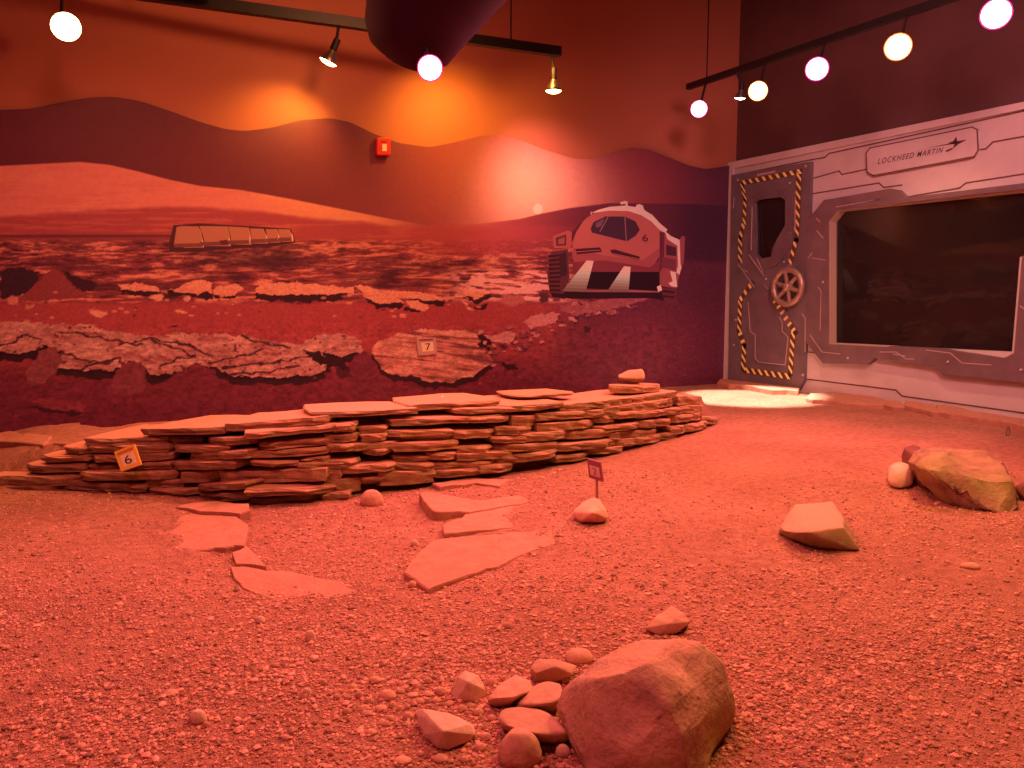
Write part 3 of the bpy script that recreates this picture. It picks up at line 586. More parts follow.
for pts in [[(749, 255), (764, 276)], [(757, 259), (763, 272)], [(738, 264), (754, 287)], [(738, 266), (747, 272)], [(764, 285), (768, 289)], [(748, 302), (750, 331), (755, 335), (755, 358), (758, 362), (785, 365), (788, 337), (782, 331), (782, 322), (779, 317)], [(752, 207), (751, 250)], [(734, 198), (733, 208)], [(802, 314), (805, 318), (805, 352)], [(795, 197), (795, 232)]]: line(door, pts, .009, .066)
MB().poly(fpl([(757, 174), (775, 170.5), (775, 172.5), (757, 176)], .053), fconv, .05, .053).build('door_plate', M['trimlight'], door)
for q in [(738, 180), (806, 166), (736, 320), (734, 345), (803, 375), (790, 183), (791, 233), (766, 279), (784, 262)]:
    c = fx(*q, .05); MB().lathe([(0, .014), (.009, .011), (.013, .0)], fconv(*c, .05), (-1, 0, 0), 10).build('bolt', M['trimlight'], door)
wc = fconv(*fx(787.5, 287, .13), .13); wR = .17
w_ = MB().torus(wc, (-1, 0, 0), wR, .029).build('handwheel', M['wheel'], door, smooth=True)
sp = MB()
for k in range(6):
    a = k*math.pi/3+.3; MB.tube(sp, wc, wc+np.array([0, math.cos(a), math.sin(a)])*wR, .022, .018, 8)
sp.build('spoke', M['wheel'], w_); MB().lathe([(0, .05), (.03, .05), (.045, .03), (.045, -.02), (.03, -.09), (0, -.09)], wc, (-1, 0, 0), 18).build('hub', M['wheel'], w_, smooth=True)
c = fx(789.5, 266, .08); MB().lathe([(0, .05), (.014, .05), (.014, 0)], fconv(*c, .05), (-1, 0, 0), 10).build('latch_pin', M['wheel'], door)

# ------------------------------------------------------------------ rocks
def rock_mesh(pts, seed, bev=.12, amp=.012, maxe=None, smooth_it=1, freq=9.0):
    bm = bmesh.new(); P = np.asarray(pts); c = P.mean(0)
    for p in P: bm.verts.new(tuple(p-c))
    r = bmesh.ops.convex_hull(bm, input=bm.verts[:]); bmesh.ops.delete(bm, geom=[v for v in bm.verts if not v.link_faces], context='VERTS')
    size = float(np.ptp(P, axis=0).max())
    bmesh.ops.dissolve_limit(bm, angle_limit=.12, verts=bm.verts[:], edges=bm.edges[:])
    if bev: bmesh.ops.bevel(bm, geom=bm.edges[:], offset=size*bev, segments=2, profile=.6, affect='EDGES', clamp_overlap=True)
    bmesh.ops.triangulate(bm, faces=bm.faces[:])
    me_ = maxe or size/14
    for _ in range(5):
        es = [e for e in bm.edges if e.calc_length() > me_]
        if not es or len(bm.faces) > 9000: break
        bmesh.ops.subdivide_edges(bm, edges=es, cuts=1); bmesh.ops.triangulate(bm, faces=[f for f in bm.faces if len(f.verts) > 3])
    for _ in range(smooth_it): bmesh.ops.smooth_vert(bm, verts=bm.verts[:], factor=.5, use_axis_x=True, use_axis_y=True, use_axis_z=True)
    bm.normal_update(); off = Vector((seed*3.1, seed*1.7, seed*.9)); nn = [v.normal.copy() for v in bm.verts]
    for v, no in zip(bm.verts, nn):
        q = v.co/size*freq*.35+off
        d = mnoise.fractal(q, 1.0, 2.1, 5)*amp*size
        v.co += no*d
    V = np.array([v.co[:] for v in bm.verts])+c; Fc = [[v.index for v in f.verts] for f in bm.faces]; bm.free(); return V, Fc
ROCKS = []
def rock(pts, label, mat='rock', name='rock', group=None, cat='rock', bev=.06, amp=.016, sm=0, raw=False, freq=9):
    P = [on_z(*p) for p in pts] if not raw else pts
    seed = len(ROCKS)+1; V, Fc = rock_mesh(P, seed, bev, amp, smooth_it=sm, freq=freq)
    o = mesh_obj(name, V, Fc, M[mat], smooth=True); tag(o, label, cat, group); ROCKS.append(o); return o
def blob(px_, py_, w, h, label, mat='rock', name='rock', round_=True, group=None, z0=None, seedrot=0, dr=.8, cat='rock', squash=1.0):
    """stone whose lower edge touches the ground at (px, py); w, h in photo pixels"""
    p = G(px_, py_); D_ = depth_of(p); k_ = D_/F; W_ = w*k_; dp = W_*dr; ang = math.atan2(py_-302, F)
    Hh_ = max((h*k_-dp*math.sin(ang)*.8)/math.cos(ang), W_*.25)*squash
    r2 = random.Random(int(px_*7+py_*13)); pts = []
    n_ = 16 if round_ else 9
    for i in range(n_):
        a = 2*math.pi*i/n_+r2.uniform(-.15, .15)*(1 if round_ else 2)
        for zz, rr_ in ((-.18, .78), (.22, 1.0), (.62, .86), (.95, .45)) if round_ else ((-.15, .95), (.35, 1.0), (.9, .55)):
            s_ = rr_*(1+r2.uniform(-.06, .06)*(1 if round_ else 3)); q = rt*math.cos(a)*W_/2*s_+fw*(math.sin(a)*dp/2*s_+dp/2)
            pts.append(p+q+np.array([0, 0, Hh_*(zz+r2.uniform(-.04, .04)*(1 if round_ else 3))]))
    return rock(pts, label, mat, name, group, cat, bev=0 if round_ else .02, amp=.01 if round_ else .02, sm=6 if round_ else 0, raw=True)

# big foreground boulder
rock([(562, 728, -.02), (596, 790, -.02), (690, 800, -.02), (704, 772, -.02), (730, 728, -.02), (733, 705, -.02), (640, 690, -.02), (580, 700, -.02),
      (557, 703, .07), (560, 688, .10), (576, 672, .14), (592, 679, .165), (620, 672, .19), (648, 664, .205), (640, 640, .20), (600, 655, .17), (680, 635, .21), (700, 641, .20), (721, 664, .15), (733, 690, .10), (736, 708, .06),
      (669, 706, .155), (692, 768, .03), (683, 737, .10), (560, 715, .05)],
     'largest mottled boulder in the foreground, beside a cluster of small stones', 'boulder', 'boulder', cat='boulder', bev=.022, amp=.022, sm=0, freq=14)
rock([(451, 693, .005), (456, 701, 0), (475, 703, 0), (487, 695, .008), (458, 677, .042), (465, 670, .052), (479, 675, .045), (486, 690, .02), (468, 682, .05), (480, 682, 0), (455, 682, 0)], 'upright pale wedge-shaped stone at the back left of the foreground cluster', 'pale', bev=.015, amp=.012)
rock([(415, 712, .03), (422, 709, .042), (448, 712, .045), (470, 724, .03), (476, 735, .012), (470, 741, 0), (448, 750, 0), (437, 748, .0), (424, 735, .01), (443, 731, .045), (430, 725, -.01), (474, 725, -.01)], 'pale angular stone with a cut end, front left of the foreground cluster', 'pale', bev=.015, amp=.012)
rock([(488, 700, .02), (497, 686, .03), (516, 674, .035), (531, 680, .04), (534, 690, .03), (515, 697, .045), (497, 698, .035), (510, 707, 0), (494, 707, 0), (488, 703, 0), (528, 698, 0), (520, 680, -.01), (500, 690, -.01)], 'angular brown stone in the middle of the foreground cluster', 'rock', bev=.015)
rock([(530, 668, .03), (536, 660, .035), (556, 658, .04), (577, 666, .03), (572, 674, .03), (556, 667, .05), (536, 673, .03), (552, 683, 0), (535, 682, 0), (530, 675, .005), (570, 678, 0), (540, 662, -.01), (570, 668, -.01)], 'angular two-toned stone at the back of the cluster, beside the boulder', 'rock', bev=.015)
blob(580, 666, 33, 20, 'rounded tan stone tucked behind the big boulder', 'rock')
rock([(516, 704, .02), (526, 690, .03), (545, 680, .04), (560, 683, .045), (564, 695, .045), (556, 703, .04), (530, 705, .04), (517, 708, .01), (555, 711, 0), (530, 713, 0), (562, 704, .01), (562, 690, -.01), (525, 695, -.01)], 'smooth reddish stone leaning against the boulder left side', 'rock', bev=.08, amp=.01, sm=3)
rock([(496, 718, .02), (500, 709, .025), (520, 706.5, .03), (545, 709, .035), (564, 727, .04), (570, 735, .03), (566, 741, .012), (520, 730, .045), (545, 735, .045), (502, 724, .035), (560, 745, 0), (530, 742, 0), (503, 731, 0), (571, 741, 0), (515, 708, -.02), (560, 722, -.02)], 'smooth long reddish stone lying above the round front cobble', 'rock', bev=.09, amp=.008, sm=3)
blob(520, 772, 50, 47, 'large round cobble at the front of the foreground cluster', 'rock', 'cobble', cat='cobble')
blob(563, 759, 17, 16, 'tiny smooth pebble between the round cobble and the boulder', 'pale', 'pebble', cat='pebble')
rock([(645, 628, .015), (655, 617, .035), (672, 606, .05), (684, 613, .045), (690, 622, .03), (676, 634, 0), (660, 635, 0), (646, 631, 0), (668, 624, .03), (688, 626, -.01), (660, 620, -.01)], 'pale angular stone just behind the big foreground boulder', 'rock', bev=.015)
# middle distance rocks
rock([(572, 512, .03), (582, 502, .06), (593, 497, .075), (600, 499, .07), (606, 508, .05), (609, 519, .012), (600, 523, 0), (592, 520, .02), (580, 523, 0), (574, 518, .01), (592, 513, .06), (604, 512, -.02), (580, 510, -.02)], 'small angular rock standing alone below the purple marker', 'rock', bev=.03, amp=.015)
rock([(780, 527, .03), (784, 531, .035), (792, 512, .06), (795, 504, .065), (832, 502, .075), (842, 514, .07), (844, 527, .078), (808, 532, .07), (796, 533, .055), (861, 551, 0), (852, 551, 0), (812, 547, 0), (790, 540, .0), (778, 533, 0), (850, 530, .03), (840, 520, -.03), (795, 520, -.03)], 'flat topped wedge rock alone on the right side of the sand', 'wedge', bev=.012, amp=.012)
# right hand boulder with neighbours
rock([(908, 462, .13), (914, 450, .17), (922, 446, .19), (950, 449, .195), (985, 452, .19), (1003, 462, .165), (1013, 482, .11), (1021, 500, .04), (1022, 512, 0), (995, 515, 0), (960, 508, 0), (945, 499, 0), (926, 487, .015), (928, 470, .16), (950, 470, .15), (953, 490, .085), (978, 478, .13), (1000, 497, .055), (1000, 475, -.03), (930, 470, -.03)], 'low mossy boulder at the right edge of the sand', 'mossy', 'boulder', cat='boulder', bev=.03, amp=.04, freq=14)
rock([(901, 455, .10), (904, 447, .15), (914, 445, .16), (921, 446, .16), (917, 458, .12), (912, 466, .06), (902, 466, .05), (903, 470, 0), (915, 472, 0), (920, 462, 0), (905, 462, 0)], 'dark purple rock behind the cream stone at right', 'darkrock', bev=.03)
rock([(887, 471, .05), (891, 464, .08), (900, 461, .09), (909, 463, .09), (915, 470, .065), (914.5, 484, .015), (888, 484, .01), (909, 489, 0), (893, 488.5, 0), (898, 470, .085), (909, 471, .075), (912, 478, -.01), (891, 472, -.01)], 'cream rounded cobble left of the mossy boulder', 'pale', 'cobble', cat='cobble', bev=.09, amp=.01, sm=3)
rock([(1014, 487, .06), (1022, 482, .08), (1050, 482, .09), (1056, 500, .0), (1016, 493, .03), (1030, 503, 0), (1020, 500, 0), (1045, 490, -.02)], 'red rock cut off by the right edge, beside the mossy boulder', 'darkrock', bev=.04)
blob(370, 507, 25, 19, 'small rounded stone at the foot of the stacked ledge', 'rock', 'cobble', cat='cobble')
# small pebbles
for (a, b_, w, h, mt, lb) in [(195, 726, 20, 18, 'pale', 'pale round pebble alone on the lower left sand'), (205, 728, 8, 7, 'rock', 'tiny chip at the right of the lone pale pebble'), (168, 697, 17, 8, 'rock', 'thin flat pebble above left of the lone pale pebble'), (211, 717, 8, 7, 'rock', 'tiny chip above right of the lone pale pebble'),
                          (309, 643, 12, 14, 'pale', 'pale oval pebble on gravel below the thin flagstone'), (259, 624, 11, 9, 'pale', 'small pebble just below the thin flagstone left end'), (306, 696, 10, 9, 'pale', 'small pale pebble on gravel left of the stone cluster'), (78, 750, 12, 8, 'rock', 'reddish pebble near the lower left corner'),
                          (508, 629, 12, 8, 'rock', 'dark pebble on sand above the stone cluster'), (790, 720, 9, 8, 'pale', 'pale pebble right of the big boulder'), (975, 570, 20, 9, 'rock', 'low dusty stone half buried at the right edge'), (414, 547, 9, 8, 'pale', 'tiny pebble at the left tip of the broad flagstone'),
                          (412, 588, 10, 8, 'rock', 'small pebble under the near corner of the broad flagstone'), (504, 682, 9, 7, 'rock', 'tiny pebble behind the middle of the foreground cluster'), (492, 686, 12, 9, 'rock', 'small dark pebble right of the upright pale wedge'), (273, 668, 9, 6, 'rock', 'thin pebble on the coarse gravel at left centre'),
                          (322, 686, 9, 8, 'rock', 'reddish pebble at the upper left of the pebble drift'), (285, 741, 10, 7, 'rock', 'red pebble near the bottom edge left of centre')]:
    blob(a, b_, w, h, lb, mt, 'pebble', cat='pebble')
drift = [(374, 684, 14, 9), (358, 700, 9, 9), (368, 705, 9, 8), (363, 711, 12, 7), (386, 702, 20, 14), (392, 709, 10, 8), (380, 712, 14, 8), (366, 717, 14, 6), (346, 715, 11, 8), (408, 720, 12, 9), (400, 712, 9, 7), (427, 704, 10, 7), (420, 705, 10, 7), (436, 704, 11, 7), (440, 696, 14, 10), (412, 698, 12, 5), (428, 697, 12, 5), (450, 706, 10, 6), (462, 712, 12, 8), (478, 716, 12, 9), (492, 722, 10, 8), (470, 708, 10, 6), (486, 742, 12, 10), (480, 752, 14, 10), (370, 736, 13, 8), (352, 690, 10, 7), (400, 694, 10, 6), (440, 764, 18, 11), (402, 766, 20, 9), (420, 757, 9, 7), (464, 764, 12, 9), (336, 700, 9, 7), (344, 706, 8, 6), (390, 722, 9, 7), (416, 690, 9, 8), (428, 684, 9, 7)]
for (a, b_, w, h) in drift: blob(a, b_, w, h, 'small reddish pebble in the drift left of the foreground stone cluster', 'rock', 'pebble', round_=(a % 2 == 0), group='pebble drift by the foreground stones', cat='pebble')

# flat flagstones sunk in the ground
def flat(poly, t, label, mat='flag', name='flagstone', lift=.0, cat='flagstone', group=None, zfix=None, tilt=None):
    """polygon of the top face in photo pixels; t thickness above ground"""
    P = []
    for i in range(len(poly)):
        a, b_ = np.array(poly[i], float), np.array(poly[(i+1) % len(poly)], float); P.append(a)
        L_ = np.linalg.norm(b_-a)
        for k in range(1, int(L_//14)+1):
            f_ = k/(int(L_//14)+1); P.append(a+(b_-a)*f_+np.array([random.uniform(-1, 1), random.uniform(-.7, .7)])*1.7)
    def lift_(p):
        if not tilt: return t
        ax_, c0, t0, c1, t1 = tilt; return float(np.interp(p[ax_], [c0, c1], [t0, t1]))
    T = [(on_z(p[0], p[1], zfix) if zfix is not None else G(p[0], p[1], lift_(p))) for p in P]; T = np.array(T); c = T.mean(0)
    zt = np.median(T[:, 2]) if zfix is None else zfix; rings = []
    T[:, 2] = zt*.4+T[:, 2]*.6
    ins = c+(T-c)*.985; ins[:, 2] = T[:, 2]; T2 = T.copy(); T2[:, 2] -= .005; T3 = c+(T-c)*1.0; T3[:, 2] = T[:, 2]-t-.02
    V = np.concatenate([ins, T2, T3]); n_ = len(T); Fc = [tuple(range(n_))]
    for r_ in range(2):
        for i in range(n_): Fc.append((r_*n_+i, r_*n_+(i+1) % n_, (r_+1)*n_+(i+1) % n_, (r_+1)*n_+i))
    Fc.append(tuple(range(3*n_-1, 2*n_-1, -1)))
    o = mesh_obj(name, V, Fc, M[mat]); return tag(o, label, cat, group)
flat([(404, 571), (413, 558), (422, 548), (432, 540), (452, 537), (500, 534), (552, 531), (556, 545), (520, 557), (497, 568), (468, 575), (450, 581), (428, 588), (420, 582), (414, 577)], .022, 'broad pale flagstone pointing left on the central sand', tilt=(0, 404, .028, 530, -.004))
flat([(442, 523), (462, 516), (474, 507), (500, 500), (548, 499), (560, 516), (545, 528), (505, 528.5), (444, 531)], .03, 'flagstone lying just behind the broad pale flagstone', tilt=(0, 442, .034, 515, -.006))
flat([(419, 490), (424, 488), (450, 494), (478, 501), (520, 497), (530, 503), (500, 510), (470, 512), (448, 510), (432, 507)], .05, 'thick flagstone with a shaded front edge at the ledge foot', tilt=(0, 425, .062, 500, -.004))
flat([(432, 482), (470, 477), (510, 480), (500, 487), (476, 483), (440, 486)], .03, 'thin sandy slab at the ledge foot above the thick flagstone', tilt=(0, 432, .03, 510, 0))
flat([(150, 524), (190, 513), (237, 514), (249, 523), (244, 543), (215, 547), (182, 554), (158, 548)], .035, 'sand dusted flagstone left of the gravel hollow', tilt=(0, 190, -.007, 245, .042))
flat([(176, 509), (206, 502), (249, 501), (250, 508), (240, 512), (200, 512)], .045, 'small slab stepping down from the ledge to the left flagstone', tilt=(0, 180, 0, 249, .05))
flat([(232, 552), (246, 546), (257, 556), (266, 566), (236, 563)], .02, 'small triangular flagstone between two larger left flagstones')
flat([(230, 566), (255, 567), (303, 574), (340, 581), (354, 591), (340, 598), (315, 600), (270, 598), (243, 588), (234, 577)], .016, 'thin half buried flagstone along the gravel hollow front edge', tilt=(1, 568, .018, 600, -.003))
flat([(-10, 441), (0, 433), (60, 430), (80, 428.5), (82, 432), (66, 437), (30, 439.5)], .035, 'separate thin slab lying on the soil behind the ledge at far left')
# stones along the facade foot
flat([(717, 382), (722, 377), (800, 387), (798, 391), (760, 388)], .05, 'long threshold slab under the station door', zfix=.05)
flat([(806, 398), (810, 393), (838, 391), (900, 401), (905, 407), (860, 404), (822, 400)], .05, 'flat slab along the wall foot right of the door', zfix=.04)
flat([(903, 405), (906, 400), (934, 404), (940, 412), (925, 410)], .05, 'short flat slab at the wall foot below the station window', zfix=.045)
flat([(938, 411), (936, 404), (1024, 419), (1060, 424), (1060, 434), (1000, 421)], .06, 'long flat slab at the wall foot reaching the right edge', zfix=.05)
lp = G(1008, 436); hk = MB(); hw = at_depth(1006.5, 429, depth_of(lp)); 
ctr = at_depth(1008, 431.5, depth_of(lp)); tr_ = MB(); vv = []
pts_ = [ctr+rt*.012*math.cos(a)*(1.0 if math.sin(a) < 0 else .8)+np.array([0, 0, .033])*math.sin(a) for a in np.linspace(0, 6.283, 17)]
for a, b_ in zip(pts_[:-1], pts_[1:]): tr_.tube(a, b_, .004, None, 6)
o = tr_.build('wire_loop', M['frame']); tag(o, 'small rusty wire loop standing in the sand at far right', 'loop')

# ------------------------------------------------------------------ dry stacked stone ledge
SL = [  # left x, top y, right x, top y, thickness px, plan depth m, optional front offset m
 (79, 439, 165, 437, 8, .5), (58, 447, 90, 447, 7, .3), (86, 446, 168, 445, 8, .3), (37, 456, 88, 455, 7, .3), (88, 455, 126, 455, 8, .3), (126, 454, 170, 453, 8, .3), (20, 465, 84, 464, 9, .35), (84, 464, 125, 465, 6, .3, .05), (124, 463, 170, 462, 8, .3),
 (-14, 476, 78, 475, 11, .4), (78, 472, 174, 471, 9, .3), (60, 482, 146, 484, 9, .3), (147, 480, 182, 480, 8, .3), (146, 489, 202, 488, 7, .3), (-20, 486, 62, 486, 6, .3),
 (141, 428, 223, 427, 8, .42), (222, 424, 327, 416, 9, .36, -.02), (245, 433, 360, 422, 7, .45, -.04), (260, 444, 356, 434, 8, .3), (165, 437, 203, 438, 7, .3, .04), (203, 437, 246, 437, 9, .3), (168, 446, 227, 446, 7, .3), (190, 453, 249, 450, 9, .3, -.01), (252, 452, 329, 447, 8, .3), (331, 445, 362, 443, 8, .3), (250, 461, 299, 461, 6, .3), (299, 459, 330, 456, 6, .3, .02), (168, 462, 234, 461, 9, .3), (298, 464, 352, 459, 8, .3, -.01), (174, 472, 215, 472, 12, .3), (215, 472, 326, 468, 14, .3, -.03), (324, 470, 345, 467, 11, .3), (196, 484, 245, 482, 8, .3), (245, 490, 336, 486, 8, .35, -.04), (249, 500, 322, 494, 10, .3, .03), (324, 494, 354, 490, 8, .3), (197, 493, 246, 492, 9, .3),
 (312, 413, 418, 408, 6, .34, -.01), (408, 405, 502, 399, 7, .36, .05), (458, 409, 546, 405, 6, .36, -.01), (392, 420, 510, 414, 7, .35), (465, 418, 512, 416, 6, .3, -.02), (360, 427, 392, 425, 8, .3), (325, 424, 361, 423, 9, .3), (386, 431, 452, 429, 7, .3, -.01), (325, 435, 361, 433, 9, .3), (362, 435, 388, 433, 8, .3), (388, 434, 454, 433, 7, .3, .02), (453, 431, 496, 429, 9, .3, -.01), (496, 427, 532, 426, 9, .3), (330, 445, 404, 440, 8, .3), (393, 443, 459, 440, 10, .3, -.01), (367, 450, 395, 447, 7, .3), (457, 446, 492, 445, 8, .3), (494, 437, 532, 436, 7, .3), (495, 446, 532, 444, 7, .3), (428, 453, 457, 452, 8, .3), (457, 454, 513, 450, 8, .3), (394, 456, 428, 455, 7, .3, .02), (330, 461, 364, 458, 9, .3), (342, 467, 397, 462, 9, .3, -.02), (433, 463, 498, 460, 7, .3), (397, 464, 434, 463, 8, .3), (498, 457, 532, 455, 8, .3), (360, 478, 396, 474, 7, .3), (380, 473, 436, 469, 15, .3, -.01), (325, 480, 362, 477, 16, .3), (434, 471, 482, 468, 8, .3), (480, 466, 514, 463, 9, .3),
 (520, 396, 577, 392, 3, .28, .2), (503, 406, 567, 402, 6, .45), (565, 405, 680, 391, 7, .38), (604, 408, 678, 397, 9, .35, -.01), (538, 414, 606, 409, 8, .35), (512, 416, 540, 415, 11, .3), (678, 396, 703, 396, 10, .25, .03), (635, 412, 684, 407, 7, .3), (682, 406, 705, 405, 8, .25), (612, 413, 636, 411, 7, .3), (540, 424, 597, 419, 9, .3), (596, 416, 615, 415, 8, .3), (598, 427, 641, 422, 7, .3, -.01), (640, 421, 672, 418, 8, .3), (671, 416, 704, 412, 8, .25), (513, 435, 567, 430, 9, .3), (567, 432, 612, 428, 9, .3), (610, 433, 660, 428, 8, .3), (672, 427, 708, 421, 8, .25, -.03), (704, 417, 717, 417, 8, .2), (558, 445, 617, 438, 8, .3), (617, 440, 662, 434, 8, .3), (661, 434, 680, 431, 7, .25), (505, 445, 558, 442, 8, .3), (512, 455, 558, 449, 9, .3, -.01), (557, 456, 590, 452, 8, .25), (590, 449, 625, 446, 7, .25),
 (622, 386, 662, 384, 8, .15, .14)]
slabs = []
for i, t in enumerate(SL):
    xl, yl, xr, yr, th, dp = t[:6]; off = t[6] if len(t) > 6 else (.012*math.sin(i*2.3)); r2 = random.Random(i*31+5)
    A0 = ledge_point(xl, yl, off); B0 = ledge_point(xr, yr, off); Lw = np.linalg.norm(B0-A0); D_ = (depth_of(A0)+depth_of(B0))/2; T = th*D_/F*.93
    d = (B0-A0); d[2] = 0; d /= np.linalg.norm(d); back = np.array([-d[1], d[0], 0])
    if back@fw < 0: back = -back
    nf = max(4, int(Lw/.06)); out = []
    for k in range(nf+1):
        s_ = k/nf; p = A0+(B0-A0)*s_
        bul = -.012*math.sin(s_*math.pi)+r2.uniform(-.014, .014)+(.04 if k in (0, nf) else 0)*r2.random()
        out.append(p+back*bul)
    sl = (B0[2]-A0[2])/Lw
    zback = A0[2]*.5+B0[2]*.5
    for s_, q in ((1.0, .5), (.93, .95), (.7, 1.05), (.4, .96), (.1, 1.0), (0.0, .5)):
        p = A0+(B0-A0)*s_+back*dp*q*r2.uniform(.9, 1.08); p[:2] += r2.uniform(-.012, .012); out.append(p)
    O = np.array(out); n_ = len(O); c = O.mean(0); e = min(.003, T*.12)
    def ring(dz, ins, jit):
        R_ = O.copy(); R_[:, 2] += dz
        dv = (c-O); dv[:, 2] = 0; dv /= np.linalg.norm(dv, axis=1)[:, None]
        R_ += dv*ins+np.array([[r2.uniform(-jit, jit), r2.uniform(-jit, jit), r2.uniform(-jit, jit)*.3] for _ in range(n_)]); return R_
    rings = [ring(0, e*1.6, 0), ring(-e, 0, .004), ring(-T*.35, -.004, .007), ring(-T*.7, .004, .008), ring(-T+e, .004, .006), ring(-T, e*1.6, 0)]
    V = np.concatenate(rings); Fc = [tuple(range(n_))]
    for r_ in range(5):
        for k in range(n_): Fc.append((r_*n_+k, r_*n_+(k+1) % n_, (r_+1)*n_+(k+1) % n_, (r_+1)*n_+k))
    Fc.append(tuple(range(6*n_-1, 5*n_-1, -1)))
    o = mesh_obj('stone_slab', V, Fc, M['sandstone']); tag(o, None, 'stone slab', 'sandstone slabs of the dry stacked ledge', 'thing'); slabs.append([(xl+xr)/2, (yl+yr)/2, o])
special = {15: 'broad top slab of the ledge just right of the yellow marker', 16: 'long bright top slab left of the ledge middle', 17: 'long slab jutting out under the bright top slab left of middle', 37: 'wide flat top slab left of the small white figure', 38: 'top slab carrying the small white figure', 71: 'big top slab at right end carrying a smaller slab and rock', 34: 'grey bottom slab in the shaded gap above the gravel hollow', 30: 'thick bulging slab low in the ledge above the hollow', 52: 'light tan short slab in the ledge middle', 65: 'biggest low slab at the ledge foot right of the small round stone', len(SL)-1: 'small thick slab on the ledge top, directly under the brown rock'}
ords = ['topmost', 'second', 'third', 'fourth', 'fifth', 'sixth', 'seventh', 'eighth', 'ninth', 'tenth', 'eleventh', 'twelfth', 'thirteenth', 'fourteenth']
cols_ = [(-20, 70, 'at the tapered left end of the ledge'), (70, 112, 'in the ledge just left of the yellow marker'), (112, 158, 'in the ledge directly behind the yellow marker'), (158, 205, 'in the ledge right of the yellow marker'), (205, 240, 'in the ledge above the left flagstone'), (240, 290, 'in the ledge above the left part of the hollow'), (290, 330, 'in the ledge above the middle of the hollow'), (330, 368, 'in the ledge above the small round stone'), (368, 412, 'in the ledge left of the white figure'), (412, 452, 'in the ledge below the white figure'), (452, 490, 'in the ledge right of the white figure'), (490, 530, 'in the ledge above the rear flagstones'), (530, 572, 'in the ledge left of the purple marker'), (572, 606, 'in the ledge behind the purple marker'), (606, 640, 'in the ledge below the brown rock'), (640, 668, 'in the ledge right of the brown rock'), (668, 730, 'at the ledge right end near the door')]
for a, b_, txt in cols_:
    grp = sorted([s for i, s in enumerate(slabs) if a <= s[0] < b_ and i not in special], key=lambda s: s[1])
    for k, s in enumerate(grp): s[2]['label'] = 'flat sandstone slab, %s from the top %s' % (ords[k], txt) if k else 'flat sandstone slab, topmost plain one %s' % txt
for i, t in special.items(): slabs[i][2]['label'] = t
# brown rock, and small white figure, on the ledge
tp = ledge_point(635, 385, .16); 
zt = tp[2]
rock([(618, 378, zt+.04), (618, 374, zt+.06), (630, 370, zt+.075), (642, 368, zt+.085), (645, 372, zt+.07), (645, 379, zt+.03), (638, 383, zt+.002), (622, 382.5, zt+.002), (618, 381, zt+.01), (640, 379, zt), (624, 378, zt)], 'brown rock sitting on top of the ledge right end', 'sandstone', bev=.03)
wp = ledge_point(442, 402.5, .30); k_ = depth_of(wp)/F*1.15
fg = MB().lathe([(0, 0), (2.3*k_, 0), (2.2*k_, 1.6*k_), (1.2*k_, 2.6*k_), (1.5*k_, 4.2*k_), (1.2*k_, 5.6*k_), (0, 6*k_)], wp, (0, 0, 1), 14).build('figurine', M['white'], smooth=True); tag(fg, 'tiny white figure standing on a top slab of the ledge', 'figurine')

# ------------------------------------------------------------------ marker signs
def board(q, depths, thick, mat, parent, name):
    Q = [at_depth(a, b_, D_) for (a, b_), D_ in zip(q, depths)]; nrm = np.cross(Q[1]-Q[0], Q[3]-Q[0]); nrm /= np.linalg.norm(nrm)
    if nrm@fw > 0: nrm = -nrm
    MB().box8(Q, [c-nrm*thick for c in Q]).build(name, M[mat], parent); return Q, nrm
def panel(Q, nrm, s0, s1, t0, t1, lift, mat, parent, name):
    c = [bil(Q, s0, t1), bil(Q, s1, t1), bil(Q, s1, t0), bil(Q, s0, t0)]
    return MB().box8([p+nrm*lift for p in c], [p-nrm*.0004 for p in c]).build(name, M[mat], parent)
def glyph(Q, nrm, s0, s1, t0, t1, lift, ch, mat, parent):
    TV, TF = text2d(ch); mb_ = MB()
    mb_.add([bil(Q, s0+(s1-s0)*v[0], t0+(t1-t0)*v[1])+nrm*lift for v in TV], TF); return mb_.build('digit', M[mat], parent)
d = depth_of(ledge_point(127, 466))-.10
bs = G(128, 492); sg6 = empty('marker_sign', bs, 'tilted yellow marker reading 6 in front of the left ledge', 'sign')
Q, nr = board([(114, 452), (134, 444), (141, 464.5), (121, 471.5)], [d+.02, d+.02, d-.01, d-.01], .012, 'yellow', sg6, 'board')
panel(Q, nr, .1, .9, .78, .9, .001, 'orange', sg6, 'header_strip'); pn = panel(Q, nr, .2, .82, .15, .7, .001, 'cream', sg6, 'number_panel'); glyph(Q, nr, .34, .68, .22, .62, .002, '6', 'ink', pn)
MB().tube(bil(Q, .5, .4)-nr*.01, bil(Q, .5, .4)-nr*.16-np.array([0, 0, .02]), .008, None, 8).build('peg', M['wood'], sg6)
bs = G(597, 500); d = depth_of(bs); sgp = empty('marker_sign', bs, 'leaning purple marker with pale panel standing on sand before the ledge', 'sign')
Q, nr = board([(587, 458.5), (600, 462.5), (603, 482), (589, 477.5)], [d+.01, d-.03, d-.03, d+.01], .01, 'purple', sgp, 'board')
pn = panel(Q, nr, .14, .86, .18, .7, .001, 'pinkgrey', sgp, 'number_panel'); glyph(Q, nr, .35, .65, .27, .6, .002, '2', 'purple', pn)
MB().tube(bs+np.array([0, 0, -.03]), bil(Q, .5, .3)-nr*.016, .007, None, 8).build('stake', M['wood'], sgp)
qm = [(416.5, 338.5), (435.5, 337.5), (437.5, 354), (418.5, 355.5)]; Q = [mconv(*mx_(a, b_, .02), .02) for a, b_ in qm]; nr = np.array([0, -1., 0])
